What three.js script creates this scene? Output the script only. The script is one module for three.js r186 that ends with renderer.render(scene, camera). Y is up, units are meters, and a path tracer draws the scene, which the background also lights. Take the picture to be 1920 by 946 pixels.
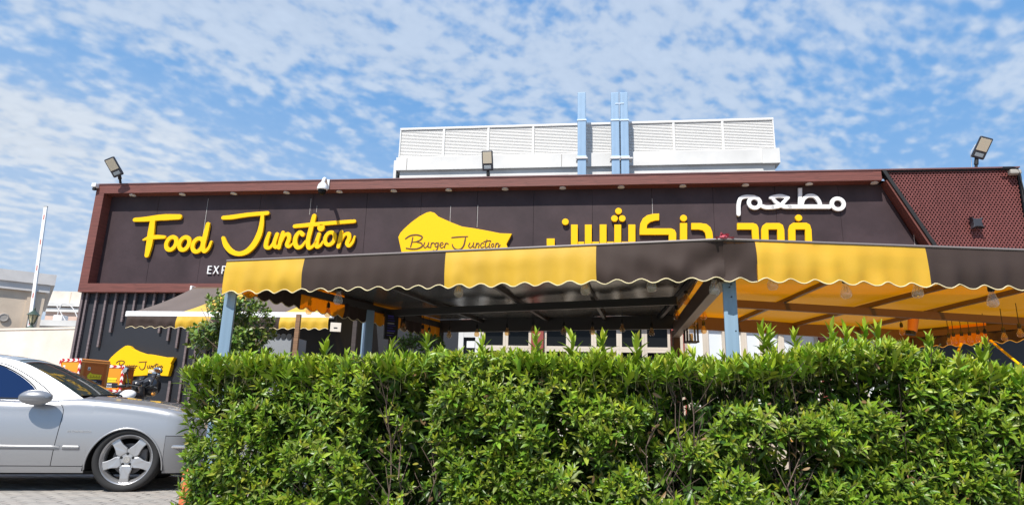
import * as THREE from 'three';
import { RoundedBoxGeometry } from 'three/addons/geometries/RoundedBoxGeometry.js';
import { mergeGeometries } from 'three/addons/utils/BufferGeometryUtils.js';
import { TextGeometry } from 'three/addons/geometries/TextGeometry.js';
import { FontLoader } from 'three/addons/loaders/FontLoader.js';

// ------------------------------------------------------------------ camera, sky, sun, exposure
const W = 1024, HT = 504, FPX = 1230, EYE = 0.95;
const scene = new THREE.Scene();
const camera = new THREE.PerspectiveCamera(2 * Math.atan(473 / FPX) * 180 / Math.PI, 1920 / 946, 0.1, 4000);
camera.position.set(0, EYE, 0);
camera.rotation.order = 'YXZ';
camera.rotation.set(Math.atan(FPX / 5000), 0, 1.47 * Math.PI / 180);
camera.updateMatrixWorld();
const renderer = new THREE.WebGLRenderer({ antialias: true });
renderer.setSize(W, HT);
renderer.toneMapping = THREE.LinearToneMapping;
renderer.toneMappingExposure = 1.2;
renderer.shadowMap.enabled = true;

let seed = 7;
const rnd = () => { seed = (seed * 1664525 + 1013904223) >>> 0; return seed / 4294967296; };
const rr = (a, b) => a + (b - a) * rnd();
const lerp = (a, b, t) => a + (b - a) * t;
const clamp = (x, a = 0, b = 1) => Math.min(b, Math.max(a, x));
const sstep = (a, b, x) => { const t = clamp((x - a) / (b - a)); return t * t * (3 - 2 * t); };
const hsh = (x, y, s) => { let h = (x * 374761393 + y * 668265263 + s * 974634773) | 0; h = Math.imul(h ^ (h >>> 13), 1274126177); h ^= h >>> 16; return (h >>> 0) / 4294967296; };
function noise(x, y, s = 0, per = 0) {
  const xi = Math.floor(x), yi = Math.floor(y), fx = x - xi, fy = y - yi;
  const u = fx * fx * fx * (fx * (fx * 6 - 15) + 10), v = fy * fy * fy * (fy * (fy * 6 - 15) + 10);
  const w = (k) => per ? ((k % per) + per) % per : k;
  const a = hsh(w(xi), w(yi), s), b = hsh(w(xi + 1), w(yi), s), c = hsh(w(xi), w(yi + 1), s), d = hsh(w(xi + 1), w(yi + 1), s);
  return a + (b - a) * u + (c - a) * v + (a - b - c + d) * u * v;
}
function fbm(x, y, oct, s = 0) { let a = 0.5, f = 0, n = 0; for (let i = 0; i < oct; i++) { f += a * noise(x, y, s + i * 17); n += a; x = x * 2.03 + 11.3; y = y * 2.03 + 5.7; a *= 0.5; } return f / n; }

{ // the sky: clear blue, paler towards the horizon, with a thin sheet of small broken clouds at one height
  const w = 4096, h = 2048, data = new Float32Array(w * h * 4);
  const lin = (c) => c.map((v) => Math.pow(v / 255, 2.2) / 1.2);
  const stops = [[0, lin([196, 214, 234])], [6, lin([172, 203, 235])], [14, lin([126, 179, 234])], [26, lin([98, 162, 227])], [40, lin([84, 149, 220])], [90, lin([52, 112, 196])]];
  const white = lin([217, 228, 242]), ground = [0.25, 0.235, 0.21];
  const ca = Math.cos(-0.62), sa = Math.sin(-0.62);
  for (let j = 0; j < h; j++) {
    const el = ((j + 0.5) / h - 0.5) * Math.PI, deg = el * 180 / Math.PI, ce = Math.cos(el), se = Math.sin(el);
    let k = 0; while (k < stops.length - 2 && deg > stops[k + 1][0]) k++;
    const t = clamp((deg - stops[k][0]) / (stops[k + 1][0] - stops[k][0]));
    const base = [0, 1, 2].map((c) => lerp(stops[k][1][c], stops[k + 1][1][c], t));
    for (let i = 0; i < w; i++) {
      const ph = ((i + 0.5) / w - 0.5) * 2 * Math.PI, o = (j * w + i) * 4;
      let c = base;
      if (deg < -1) c = ground;
      else if (deg > 0.5) {
        const q = 1 / (se + 0.2), px = Math.cos(ph) * ce * q, pz = Math.sin(ph) * ce * q;
        const a = px * ca + pz * sa, b = -px * sa + pz * ca;
        const wa = a + 0.12 * (noise(a * 2.1, b * 2.1, 3) - 0.5), wb = b + 0.12 * (noise(a * 1.7, b * 1.7, 9) - 0.5);
        const streak = fbm(wa * 1.2 + 3, wb * 5 + 1.5, 4, 21);
        const cell = fbm(wa * 27, wb * 37, 5, 55);
        const big = noise(a * 0.8 + 7.3, b * 1.1 + 2.1, 77);
        const az = Math.atan2(Math.cos(ph), -Math.sin(ph)) * 180 / Math.PI, bank = Math.exp(-(((az + 42) / 30) ** 2) - (((deg - 13) / 10) ** 2)), clear = Math.exp(-(((az - 32) / 20) ** 2) - (((deg - 10) / 9) ** 2));
        const sum = -0.1 * clear + 0.05 * bank + streak * 0.62 + cell * 0.62 + (big - 0.5) * 0.42;
        const veil = sstep(0.3, 0.9, noise(a * 0.35 + 1.7, b * 0.5 + 4.4, 91)) * (0.15 + 0.2 * sstep(24, 8, deg)) + 0.55 * bank;
        const d = clamp(0.6 * sstep(0.47, 0.86, sum) + veil * (0.66 + 0.3 * cell)) * sstep(0.5, 7, deg);
        const lit = 0.95 + 0.16 * (cell - 0.5);
        c = [0, 1, 2].map((n) => lerp(base[n], white[n] * lit, d));
      }
      data[o] = c[0]; data[o + 1] = c[1]; data[o + 2] = c[2]; data[o + 3] = 1;
    }
  }
  const sky = new THREE.DataTexture(data, w, h, THREE.RGBAFormat, THREE.FloatType);
  sky.mapping = THREE.EquirectangularReflectionMapping; sky.magFilter = THREE.LinearFilter; sky.needsUpdate = true;
  scene.background = sky; scene.environment = sky;
}
const SUN = new THREE.Vector3(-Math.sin(0.42) * 0.6, 0.8, Math.cos(0.42) * 0.6);
const sun = new THREE.DirectionalLight(new THREE.Color(1, 0.955, 0.88), 5.0);
sun.name = 'sun';
sun.position.copy(SUN).multiplyScalar(60);
sun.castShadow = true; sun.shadow.mapSize.set(4096, 4096);
Object.assign(sun.shadow.camera, { left: -22, right: 22, top: 22, bottom: -22, near: 1, far: 140 });
scene.add(sun, sun.target);

// ------------------------------------------------------------------ places: where a ray of the photograph meets a real plane
const UP = new THREE.Vector3(0, 1, 0);
const ray = (u, v) => new THREE.Vector3((u - 960) / FPX, (473 - v) / FPX, -1).applyQuaternion(camera.quaternion);
const YAW = 7.22 * Math.PI / 180;                                   // the shop front turns this much from square-on
const E = new THREE.Vector3(Math.cos(YAW), 0, Math.sin(YAW)), N = new THREE.Vector3(-Math.sin(YAW), 0, Math.cos(YAW)), O = new THREE.Vector3(0, 0, -12.8);
function P(u, v, n = 0) {                                           // on the shop front, n metres proud of it: [along, up]
  const d = ray(u, v), c = camera.position.clone().sub(O), t = (n - c.dot(N)) / d.dot(N);
  const p = c.addScaledVector(d, t); return [p.dot(E), p.y];
}
const atY = (u, v, y) => { const d = ray(u, v), t = (y - EYE) / d.y; return new THREE.Vector3(d.x * t, y, d.z * t); };
const atZ = (u, v, z) => { const d = ray(u, v), t = z / d.z; return new THREE.Vector3(d.x * t, EYE + d.y * t, z); };

// ------------------------------------------------------------------ building helpers
const used = {};
const numbered = (n) => { used[n] = (used[n] ?? -1) + 1; return used[n] ? `${n}_${String(used[n]).padStart(3, '0')}` : n; };
function tag(o, label, category, group, kind) { if (label) o.userData.label = label; if (category) o.userData.category = category; if (group) o.userData.group = group; if (kind) o.userData.kind = kind; return o; }
function thing(name, label, category, pos = [0, 0, 0], turn = 0, group) {
  const o = new THREE.Group(); o.name = numbered(name); o.position.set(...(pos.isVector3 ? pos.toArray() : pos)); o.rotation.y = turn; scene.add(o);
  o.fb = [0, 0, 0];
  return tag(o, label, category, group);
}
function part(parent, name, geo, mat, label) {
  if (Array.isArray(geo)) geo = join(geo);
  const m = new THREE.Mesh(geo, mat); m.name = name; if (label) m.userData.label = label; parent.add(m); return m;
}
function struct(name, geo, mat) { if (Array.isArray(geo)) geo = join(geo); const m = new THREE.Mesh(geo, mat); m.name = numbered(name); m.userData.kind = 'structure'; scene.add(m); return m; }
function join(gs) {
  gs = gs.map((g) => { g = g.index ? g.toNonIndexed() : g; for (const k of Object.keys(g.attributes)) if (!['position', 'normal', 'uv'].includes(k)) g.deleteAttribute(k); g.morphAttributes = {}; if (!g.attributes.uv) g.setAttribute('uv', new THREE.BufferAttribute(new Float32Array(g.attributes.position.count * 2), 2)); return g; });
  return gs.length === 1 ? gs[0] : mergeGeometries(gs, false);
}
function front(name, label, category, s, h, n, group) {            // a thing on the shop front; its parts are given in shop-front coordinates
  const p = O.clone().addScaledVector(E, s).addScaledVector(N, n); p.y = h;
  const o = thing(name, label, category, p, -YAW, group); o.fb = [s, h, n]; return o;
}
const fpart = (t, name, geo, mat, label) => { if (Array.isArray(geo)) geo = join(geo); return part(t, name, geo.translate(-t.fb[0], -t.fb[1], -t.fb[2]), mat, label); };
function box(w, h, d, x = 0, y = 0, z = 0) {                        // uv in metres
  const g = new THREE.BoxGeometry(w, h, d), uv = g.attributes.uv, s = [[d, h], [d, h], [w, d], [w, d], [w, h], [w, h]];
  for (let i = 0; i < 24; i++) { const f = s[i >> 2]; uv.setXY(i, uv.getX(i) * f[0] + x, uv.getY(i) * f[1] + y); }
  return g.translate(x, y, z);
}
const span = (x0, x1, y0, y1, z0, z1) => box(x1 - x0, y1 - y0, z1 - z0, (x0 + x1) / 2, (y0 + y1) / 2, (z0 + z1) / 2);
function rbox(w, h, d, r, x = 0, y = 0, z = 0, seg = 2) { return new RoundedBoxGeometry(w, h, d, seg, Math.min(r, w / 2 - 1e-4, h / 2 - 1e-4, d / 2 - 1e-4)).translate(x, y, z); }
function bar(a, b, w, h) {                                          // a square bar between two points, h being its upright side
  const d = new THREE.Vector3().subVectors(b, a), L = d.length(), z = d.clone().normalize(), x = new THREE.Vector3().crossVectors(Math.abs(z.y) > 0.98 ? new THREE.Vector3(0, 0, 1) : UP, z).normalize(), y = new THREE.Vector3().crossVectors(z, x);
  const g = box(w, h, L); g.applyMatrix4(new THREE.Matrix4().makeBasis(x, y, z)); const m = a.clone().add(b).multiplyScalar(0.5); return g.translate(m.x, m.y, m.z);
}
const V = (x, y, z) => new THREE.Vector3(x, y, z);
function tube(pts, r, seg = 0, rad = 6, closed = false) { const c = new THREE.CatmullRomCurve3(pts.map((p) => (p.isVector3 ? p : V(...p))), closed, 'centripetal'); return new THREE.TubeGeometry(c, seg || pts.length * 4, r, rad, closed); }
function rod(a, b, r0, r1 = r0, rad = 8) { a = a.isVector3 ? a : V(...a); b = b.isVector3 ? b : V(...b); const d = b.clone().sub(a), g = new THREE.CylinderGeometry(r1, r0, d.length(), rad); g.applyQuaternion(new THREE.Quaternion().setFromUnitVectors(UP, d.normalize())); const m = a.clone().add(b).multiplyScalar(0.5); return g.translate(m.x, m.y, m.z); }
function grid(nu, nv, f, flip = false) {                            // f(u, v) -> [x, y, z]
  const pos = [], uv = [], idx = [];
  for (let j = 0; j <= nv; j++) for (let i = 0; i <= nu; i++) { const p = f(i / nu, j / nv); pos.push(...p); uv.push(i / nu, j / nv); }
  for (let j = 0; j < nv; j++) for (let i = 0; i < nu; i++) { const a = j * (nu + 1) + i, b = a + 1, c = a + nu + 1, d = c + 1; flip ? idx.push(a, c, b, b, c, d) : idx.push(a, b, c, b, d, c); }
  const g = new THREE.BufferGeometry(); g.setAttribute('position', new THREE.Float32BufferAttribute(pos, 3)); g.setAttribute('uv', new THREE.Float32BufferAttribute(uv, 2)); g.setIndex(idx); g.computeVertexNormals(); return g;
}
function extrude(shape, depth, bevel = 0, z = 0, seg = 10) { return new THREE.ExtrudeGeometry(shape, { depth: depth - 2 * bevel, bevelEnabled: bevel > 0, bevelSize: bevel, bevelThickness: bevel, bevelSegments: 2, bevelOffset: -bevel, curveSegments: seg }).translate(0, 0, z + bevel); }
const poly = (pts) => new THREE.Shape(pts.map((p) => new THREE.Vector2(p[0], p[1])));

// a pen stroke of changing width with round ends, as an outline
function stroke(pts, ws) {
  const c = new THREE.CatmullRomCurve3(pts.map((p) => V(p[0], p[1], 0)), false, 'centripetal'), n = Math.max(6, pts.length * 7), L = [], R = [];
  const at = (t) => { const k = t * (ws.length - 1), i = Math.min(ws.length - 2, Math.floor(k)); return ws.length === 1 ? ws[0] : lerp(ws[i], ws[i + 1], k - i); };
  const ps = c.getPoints(n);
  const ang = (i) => { const a = ps[Math.max(0, i - 1)], b = ps[Math.min(n, i + 1)]; return Math.atan2(b.y - a.y, b.x - a.x); };
  for (let i = 0; i <= n; i++) { const q = ang(i), w = at(i / n) / 2; L.push([ps[i].x - Math.sin(q) * w, ps[i].y + Math.cos(q) * w]); R.push([ps[i].x + Math.sin(q) * w, ps[i].y - Math.cos(q) * w]); }
  const cap = (p, q, w) => [1, 2, 3, 4, 5].map((k) => [p.x + Math.cos(q - k * Math.PI / 6) * w, p.y + Math.sin(q - k * Math.PI / 6) * w]);
  const qe = ang(n) + Math.PI / 2, qs = ang(0) - Math.PI / 2;
  return poly([...L, ...cap(ps[n], qe, at(1) / 2), ...R.reverse(), ...cap(ps[0], qs, at(0) / 2)]);
}
function ring(cx, cy, rx, ry, w, rot = 0) {
  const s = new THREE.Shape(); s.absellipse(cx, cy, rx, ry, 0, Math.PI * 2, false, rot);
  const h = new THREE.Path(); h.absellipse(cx, cy, Math.max(rx - w, 1e-4), Math.max(ry - w, 1e-4), 0, Math.PI * 2, true, rot); s.holes.push(h); return s;
}

// ------------------------------------------------------------------ materials
function tex(size, fn, rep = [1, 1], srgb = true) {                 // fn(x, y) -> [r, g, b] 0..1; repeats without a seam when fn does
  const d = new Uint8Array(size * size * 4);
  for (let j = 0; j < size; j++) for (let i = 0; i < size; i++) { const c = fn(i / size, j / size), o = (j * size + i) * 4; for (let k = 0; k < 3; k++) d[o + k] = clamp(c[k]) * 255; d[o + 3] = 255; }
  const t = new THREE.DataTexture(d, size, size); t.wrapS = t.wrapT = THREE.RepeatWrapping; t.magFilter = THREE.LinearFilter; t.minFilter = THREE.LinearMipmapLinearFilter; t.generateMipmaps = true; t.repeat.set(...rep); if (srgb) t.colorSpace = THREE.SRGBColorSpace; t.needsUpdate = true; return t;
}
const tile = (x, y, f, s) => noise(x * f, y * f, s, f);
const pf = (x, y, f, s) => tile(x, y, f, s) * 0.5 + tile(x, y, f * 2, s + 1) * 0.27 + tile(x, y, f * 4, s + 2) * 0.15 + tile(x, y, f * 8, s + 3) * 0.08;
const grey = (v) => [v, v, v];
const M = {};
const std = (rgb, rough = 0.7, o = {}) => new THREE.MeshStandardMaterial({ color: new THREE.Color().setRGB(...rgb), roughness: rough, side: THREE.DoubleSide, ...o });
const phy = (rgb, rough = 0.7, o = {}) => new THREE.MeshPhysicalMaterial({ color: new THREE.Color().setRGB(...rgb), roughness: rough, side: THREE.DoubleSide, ...o });
const stainTex = tex(512, (x, y) => grey(0.94 + 0.3 * (pf(x, y, 6, 11) - 0.5) + 0.03 * (tile(x, y, 64, 5) - 0.5)), [0.35, 0.35]);
const blotTex = tex(512, (x, y) => grey(0.94 + 0.16 * (pf(x, y, 5, 31) - 0.5)), [0.3, 0.3]);
const grainTex = tex(512, (x, y) => { const g = noise(x * 6 + 2 * tile(x, y, 4, 41), y * 110, 43), f = noise(x * 12, y * 256, 47); return grey(0.9 + 0.26 * (g - 0.5) + 0.14 * (f - 0.5)); }, [0.7, 1.4]);
const weaveTex = tex(256, (x, y) => grey(0.5 + 0.25 * Math.sin(x * Math.PI * 2 * 64) * Math.sin(y * Math.PI * 2 * 64) + 0.25 * (pf(x, y, 16, 61) - 0.5)), [3, 3], false);
const stuccoTex = tex(256, (x, y) => grey(pf(x, y, 32, 71)), [1.2, 1.2], false);
const roughTex = tex(256, (x, y) => grey(0.75 + 0.4 * (pf(x, y, 8, 81) - 0.5)), [1, 1], false);
M.brown = std([0.2, 0.064, 0.05], 0.55, { map: grainTex, bumpMap: grainTex, bumpScale: 0.0012 });
M.panel = phy([0.06, 0.04, 0.045], 0.55, { map: stainTex, specularIntensity: 0.5 });
M.black = std([0.016, 0.018, 0.026], 0.6, { map: blotTex, bumpMap: stuccoTex, bumpScale: 0.001 });
M.slat = std([0.2, 0.155, 0.16], 0.6, { map: grainTex });
M.white = std([0.74, 0.73, 0.71], 0.6, { map: blotTex });
M.louvre = std([0.72, 0.71, 0.69], 0.5);
M.cream = std([0.72, 0.63, 0.52], 0.6, { map: blotTex });
M.wallcream = std([0.86, 0.76, 0.66], 0.85, { map: blotTex, bumpMap: stuccoTex, bumpScale: 0.003 });
M.beige = std([0.72, 0.59, 0.46], 0.85, { map: blotTex, bumpMap: stuccoTex, bumpScale: 0.003 });
M.palegrey = std([0.74, 0.71, 0.69], 0.8, { map: blotTex });
M.pinkish = std([0.72, 0.53, 0.44], 0.85, { map: blotTex });
M.duct = std([0.33, 0.48, 0.66], 0.35, { map: blotTex, metalness: 0.15 });
M.ductseam = std([0.6, 0.7, 0.82], 0.4, { metalness: 0.15 });
M.bluepost = std([0.27, 0.4, 0.53], 0.45, { map: blotTex });
M.yellow = phy([0.92, 0.53, 0.004], 0.55, { specularIntensity: 0.4 });
M.signwhite = std([0.82, 0.82, 0.82], 0.4);
M.ink = std([0.09, 0.035, 0.02], 0.5);
M.fabyellow = phy([0.93, 0.56, 0.03], 0.62, { transmission: 0.3, thickness: 0, map: blotTex, bumpMap: weaveTex, bumpScale: 0.0008 });
M.fabdark = phy([0.055, 0.037, 0.031], 0.7, { map: blotTex, bumpMap: weaveTex, bumpScale: 0.0008, specularIntensity: 0.45 });
M.fabdarksunlit = phy([0.17, 0.14, 0.13], 0.75, { map: blotTex, bumpMap: weaveTex, bumpScale: 0.0008, specularIntensity: 0.4 });  // the dark cloth lightened: sun on the awning cover put into the colour
M.trim = std([0.75, 0.64, 0.38], 0.6);
M.roofdark = std([0.085, 0.086, 0.082], 0.22, { bumpMap: blotTex, bumpScale: 0.004 });
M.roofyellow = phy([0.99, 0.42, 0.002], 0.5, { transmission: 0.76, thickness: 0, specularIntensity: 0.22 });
M.fabyellowbacklit = phy([0.9, 0.3, 0.006], 0.62, { transmission: 0.5, thickness: 0, bumpMap: weaveTex, bumpScale: 0.0008, specularIntensity: 0.3 });  // the yellow cloth again, its backlit orange glow put into the colour
M.steel = std([0.045, 0.043, 0.042], 0.5);
M.steelbrown = std([0.1, 0.055, 0.03], 0.5);
M.steellight = std([0.35, 0.33, 0.3], 0.5);
M.dark = std([0.012, 0.012, 0.013], 0.6);
M.darkmetal = std([0.05, 0.053, 0.065], 0.45, { metalness: 0.3 });
M.lens = std([0.62, 0.55, 0.42], 0.35);
M.glassdark = phy([0.01, 0.011, 0.012], 0.06, { specularIntensity: 0.3 });
M.blind = std([0.72, 0.76, 0.79], 0.55);
M.redcol = std([0.3, 0.06, 0.045], 0.6, { map: blotTex });
M.lintel = std([0.38, 0.2, 0.17], 0.7, { map: blotTex });
M.orange = std([0.85, 0.25, 0.08], 0.5);
M.green = std([0.05, 0.08, 0.06], 0.5);
M.glass = phy([0.95, 0.95, 0.95], 0.02, { transmission: 1, thickness: 0, ior: 1.45 });
M.amber = phy([0.96, 0.78, 0.52], 0.05, { transmission: 0.88, thickness: 0, ior: 1.45 });
M.bulbclear = phy([0.93, 0.9, 0.86], 0.06, { transmission: 0.78, thickness: 0, ior: 1.5 });
M.chrome = std([0.8, 0.8, 0.8], 0.12, { metalness: 1 });
M.rubber = std([0.02, 0.02, 0.021], 0.8);

// ------------------------------------------------------------------ ground
const paverTex = tex(512, (x, y) => { const v = 0.9 + 0.2 * (pf(x, y, 8, 101) - 0.5); return [v, v * 0.985, v * 0.96]; }, [0.5, 0.5]);
M.ground = std([0.36, 0.345, 0.33], 0.9, { map: paverTex });
{
  const g = new THREE.PlaneGeometry(900, 900, 1, 1).rotateX(-Math.PI / 2); g.attributes.uv.array.forEach((v, i, a) => { a[i] = v * 900; });
  const ground = struct('ground', g, M.ground); ground.position.y = -0.02;
  const mats = [[0.4, 0.385, 0.375], [0.44, 0.425, 0.41], [0.37, 0.36, 0.355], [0.42, 0.395, 0.38]].map((c) => std(c, 0.88, { map: paverTex, bumpMap: stuccoTex, bumpScale: 0.002 }));
  const pg = rbox(0.195, 0.06, 0.095, 0.004, 0, 0, 0, 1), many = mats.map(() => []);
  const near = [];
  for (let k = 0; k < 46; k++) for (let i = 0; i < 34; i++) {
    const x = -8.2 + i * 0.2 + (k % 2) * 0.1, z = -9.6 + k * 0.1; near.push([x, z, Math.floor(rnd() * 4), rr(-0.002, 0.002)]);
  }
  const score = ([x, z]) => { const q = V(x, 0, z).project(camera); return (Math.abs(q.x) < 1.02 && q.y > -1.02 && z > -8.6 && z < -6) ? -z : -100; };
  near.sort((a, b) => score(b) - score(a));
  near.forEach(([x, z, m, dy], i) => {
    if (i < 280) { const p = part(ground, i ? 'paver_' + String(i).padStart(3, '0') : 'paver', pg, mats[m]); p.position.set(x, -0.008 + dy, z); p.rotation.y = rr(-0.01, 0.01); }
    else many[m].push(pg.clone().translate(x, -0.008 + dy, z));
  });
  many.forEach((l, i) => { const p = part(ground, 'paving', l, mats[i]); p.userData.kind = 'stuff'; });
  const kerb = struct('pavement', [span(-11, 11, 0, 0.16, -0.9, 0.9)], std([0.45, 0.43, 0.4], 0.85, { map: paverTex }));
  kerb.position.set(O.x + N.x * 0.9, -0.03, O.z + N.z * 0.9); kerb.rotation.y = -YAW;
}

// ------------------------------------------------------------------ the restaurant
const shop = front('restaurant_building', 'low dark restaurant building with brick-red framed fascia and slatted black wall', 'building', 0, 0, 0);
{
  const SL = -9.42, SR = 9.62, HT_ = 5.7, HB = 3.27;
  fpart(shop, 'wall', [span(SL + 0.02, -0.98, 0, HB, -12, -0.17), span(SL + 0.05, SR - 0.04, HB, 5.6, -12, -0.32), span(-0.98, 12, 0, HB, -12, -1.2), span(-0.98, SR - 0.04, 2.82, HB - 0.002, -1.19, -0.2)], M.black);
  // frame of the fascia
  fpart(shop, 'fascia_frame', [span(SL, 7.16, 5.5, HT_, -0.34, 0), span(SL, SL + 0.2, HB + 0.19, 5.498, -0.34, -0.002), span(SL, SR, HB, HB + 0.188, -0.34, 0)], M.brown);
  fpart(shop, 'coping', [span(SL - 0.015, SR + 0.01, HT_, HT_ + 0.025, -0.5, 0.015)], std([0.16, 0.08, 0.08], 0.4));
  const dg = (h) => 7.14 + (5.69 - h) * 0.447;
  fpart(shop, 'fascia_post', [extrude(poly([[dg(5.5), 5.5], [dg(5.5) + 0.05, 5.5], [dg(HB) + 0.05, HB + 0.19], [dg(HB), HB + 0.19]]), 0.34, 0, -0.345)], M.brown);
  fpart(shop, 'fascia_edge', [extrude(poly([[dg(HT_) + 0.03, HT_], [dg(HT_) + 0.1, HT_], [dg(HB) + 0.12, HB + 0.19], [dg(HB) + 0.052, HB + 0.19]]), 0.1, 0, -0.07)], M.dark);
  // cladding panels
  const us = [297, 390, 488, 587, 688, 790, 895, 1001, 1111, 1223, 1338, 1455, 1575, 1700];
  let s0 = SL + 0.19;
  us.map((u) => P(u, 380, -0.25)[0]).concat([dg(HB) + 0.05]).forEach((s1, i, a) => {
    const last = i === a.length - 1, r = last || s1 > dg(5.5) - 0.1;
    const cut = (h) => Math.min(s1 - 0.006, dg(h));
    const g = r ? extrude(poly([[s0, HB + 0.18], [cut(HB + 0.19), HB + 0.18], [cut(3.9), 3.9], [cut(4.6), 4.6], [cut(5.52), 5.52], [Math.min(s0, dg(5.52) - 0.002), 5.52]]), 0.06, 0, -0.31 - 0.0015 * (i % 2)) : span(s0, s1 - 0.006, HB + 0.18, 5.52, -0.31, -0.25 - 0.0015 * (i % 2));
    if (s0 < s1 - 0.02) fpart(shop, 'fascia_panel', g, M.panel);
    s0 = s1;
  });
  for (const [u, v0, v1] of [[583, 372, 402], [594, 385, 398], [845, 386, 415], [896, 384, 426], [1223, 372, 402], [1714, 440, 462], [390, 372, 470]]) { const a = P(u, v0, -0.245), b = P(u, v1, -0.245); fpart(shop, 'joint_seal', span(a[0] - 0.003, a[0] + 0.003, b[1], a[1], -0.2475, -0.2445), M.palegrey); }
  // recessed downlights in the soffit
  const dl = [249, 342, 438, 537, 636, 738, 841, 947, 1055, 1165, 1281, 1399, 1519, 1642];
  for (const u of dl) { const s = P(u, 352, -0.1)[0]; fpart(shop, 'downlight', [new THREE.CylinderGeometry(0.062, 0.07, 0.022, 20).translate(s, 5.489, -0.12)], M.signwhite); }
  // red mesh bay at the right end
  const bay = [[dg(HT_) + 0.1, HT_ - 0.03], [SR - 0.03, HT_ - 0.03], [SR - 0.03, HB + 0.19], [dg(HB) + 0.11, HB + 0.19]];
  fpart(shop, 'bay_panel', [extrude(poly(bay), 0.05, 0, -0.2)], std([0.13, 0.043, 0.04], 0.6, { map: blotTex }));
  const strands = [], px = 0.062, py = 0.046, st = new THREE.BoxGeometry(0.019, Math.hypot(px / 2, py) * 1.04, 0.014), slope = Math.atan2(px / 2, py);
  const mats4 = [];
  for (let j = 0; j < 52; j++) for (let i = 0; i < 48; i++) for (const q of [-1, 1]) {
    const s = 7.1 + i * px + q * px / 4, h = HB + 0.2 + (j + 0.5) * py;
    if (s < dg(h) + 0.11 || s > SR - 0.04 || h > HT_ - 0.04) continue;
    const dir = ((j % 2) === 0) === (q > 0) ? 1 : -1;
    mats4.push(new THREE.Matrix4().compose(V(s - shop.fb[0], h, -0.05), new THREE.Quaternion().setFromEuler(new THREE.Euler(0, 0, slope * dir)), V(1, 1, 1)));
  }
  const im = new THREE.InstancedMesh(st, std([0.175, 0.052, 0.047], 0.55), mats4.length); mats4.forEach((m, i) => { im.setMatrixAt(i, m); const k = 0.72 + 0.5 * noise(m.elements[12] * 1.7, m.elements[13] * 1.3, 6) + rr(-0.12, 0.12); im.setColorAt(i, new THREE.Color(k, k, k)); }); im.name = 'metal_mesh'; im.userData.kind = 'stuff'; shop.add(im);
  fpart(shop, 'bay_frame', [span(dg(HT_) + 0.1, SR, HT_ - 0.03, HT_ - 0.001, -0.2, -0.02), span(SR - 0.03, SR, HB + 0.19, HT_ - 0.031, -0.2, -0.02)], M.dark);
  // timber slats on the black wall
  const zx = (x, y) => P(120 + x / 5.913, 530 + y / 5.913, -0.14);
  const ends = [9999, 9999, 710, 548, 432, 330, 300, 330, 555, 640, 722, 9999, 9999, 9999, 9999];
  fpart(shop, 'corner_trim', [span(SL + 0.005, SL + 0.06, 0.1, HB - 0.002, -0.2, -0.11)], M.slat);
  ends.forEach((e, k) => {
    const s = zx(244 + 107.2 * k, 220)[0], hb = e > 900 ? 0.12 : zx(244 + 107.2 * k - 0.125 * (e - 220), e)[1];
    fpart(shop, 'wood_slat', span(s - 0.022, s + 0.022, hb, HB - 0.002, -0.172, -0.115), M.slat);
  });
  for (const [u, v] of [[319, 714], [300, 770], [282, 800]]) { const [s, h] = P(u, v, -0.14); fpart(shop, 'wood_slat', span(s - 0.026, s + 0.026, 0.12, h, -0.172, -0.115), M.slat); }
  // door, windows, columns and lintel
  const at = (u) => P(u, 632, -0.1)[0], F = 0.05;
  const frame = (a, b, h0, h1, w, z0, z1) => [span(a, a + w, h0, h1, z0, z1), span(b - w, b, h0, h1, z0, z1), span(a + w, b - w, h1 - w, h1, z0 + 0.002, z1 - 0.002), span(a + w, b - w, h0, h0 + w, z0 + 0.002, z1 - 0.002)];
  { const a = at(860), b = at(901); const d = fpart(shop, 'door', frame(a, b, 0.13, 2.62, 0.1, -0.2, -0.08).concat([span(a + 0.1, b - 0.1, 2.4, 2.52, -0.19, -0.09)]), M.white, 'white framed glass door');
    const w = (n, g, m) => part(d, n, join(g).translate(0, 0, 0), m);
    w('pane', [span(a + 0.1, b - 0.1, 0.23, 2.4, -0.15, -0.14)], M.glassdark); w('notice', [span(a + 0.16, b - 0.12, 2.2, 2.33, -0.138, -0.135)], M.signwhite); w('handle', [span(b - 0.09, b - 0.06, 1.0, 1.4, -0.08, -0.04)], M.chrome); }
  const edges = [[902, 948], [948, 996], [1020, 1066.5], [1066.5, 1113.5], [1113.5, 1161], [1161, 1208.5], [1208.5, 1257]];
  for (const [u0, u1] of edges) {
    const a = at(u0) + 0.001, b = at(u1) - 0.001;
    const win = fpart(shop, 'window', [...frame(a, b, 2.2, 2.67, F, -0.2, -0.1), ...frame(a, b, 1.05, 2.198, F, -0.2, -0.1)], M.cream);
    part(win, 'pane', join([span(a + F, b - F, 2.25, 2.62, -0.16, -0.15)]), M.glassdark); part(win, 'pane', join([span(a + F, b - F, 1.1, 2.15, -0.16, -0.15)]), M.glassdark);
  }
  fpart(shop, 'column', [span(at(996.5), at(1019.5), 0.1, 2.67, -0.24, -0.02)], M.redcol); fpart(shop, 'column', [span(at(1258.5), at(1283), 0.1, 2.67, -0.24, -0.02)], M.redcol);
  fpart(shop, 'lintel', [span(-0.97, at(1284), 2.672, 2.82, -0.25, 0.02)], M.lintel);
  fpart(shop, 'low_wall', [span(at(902), at(1258), 0.1, 1.048, -0.3, -0.05)], M.cream);
}
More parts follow.
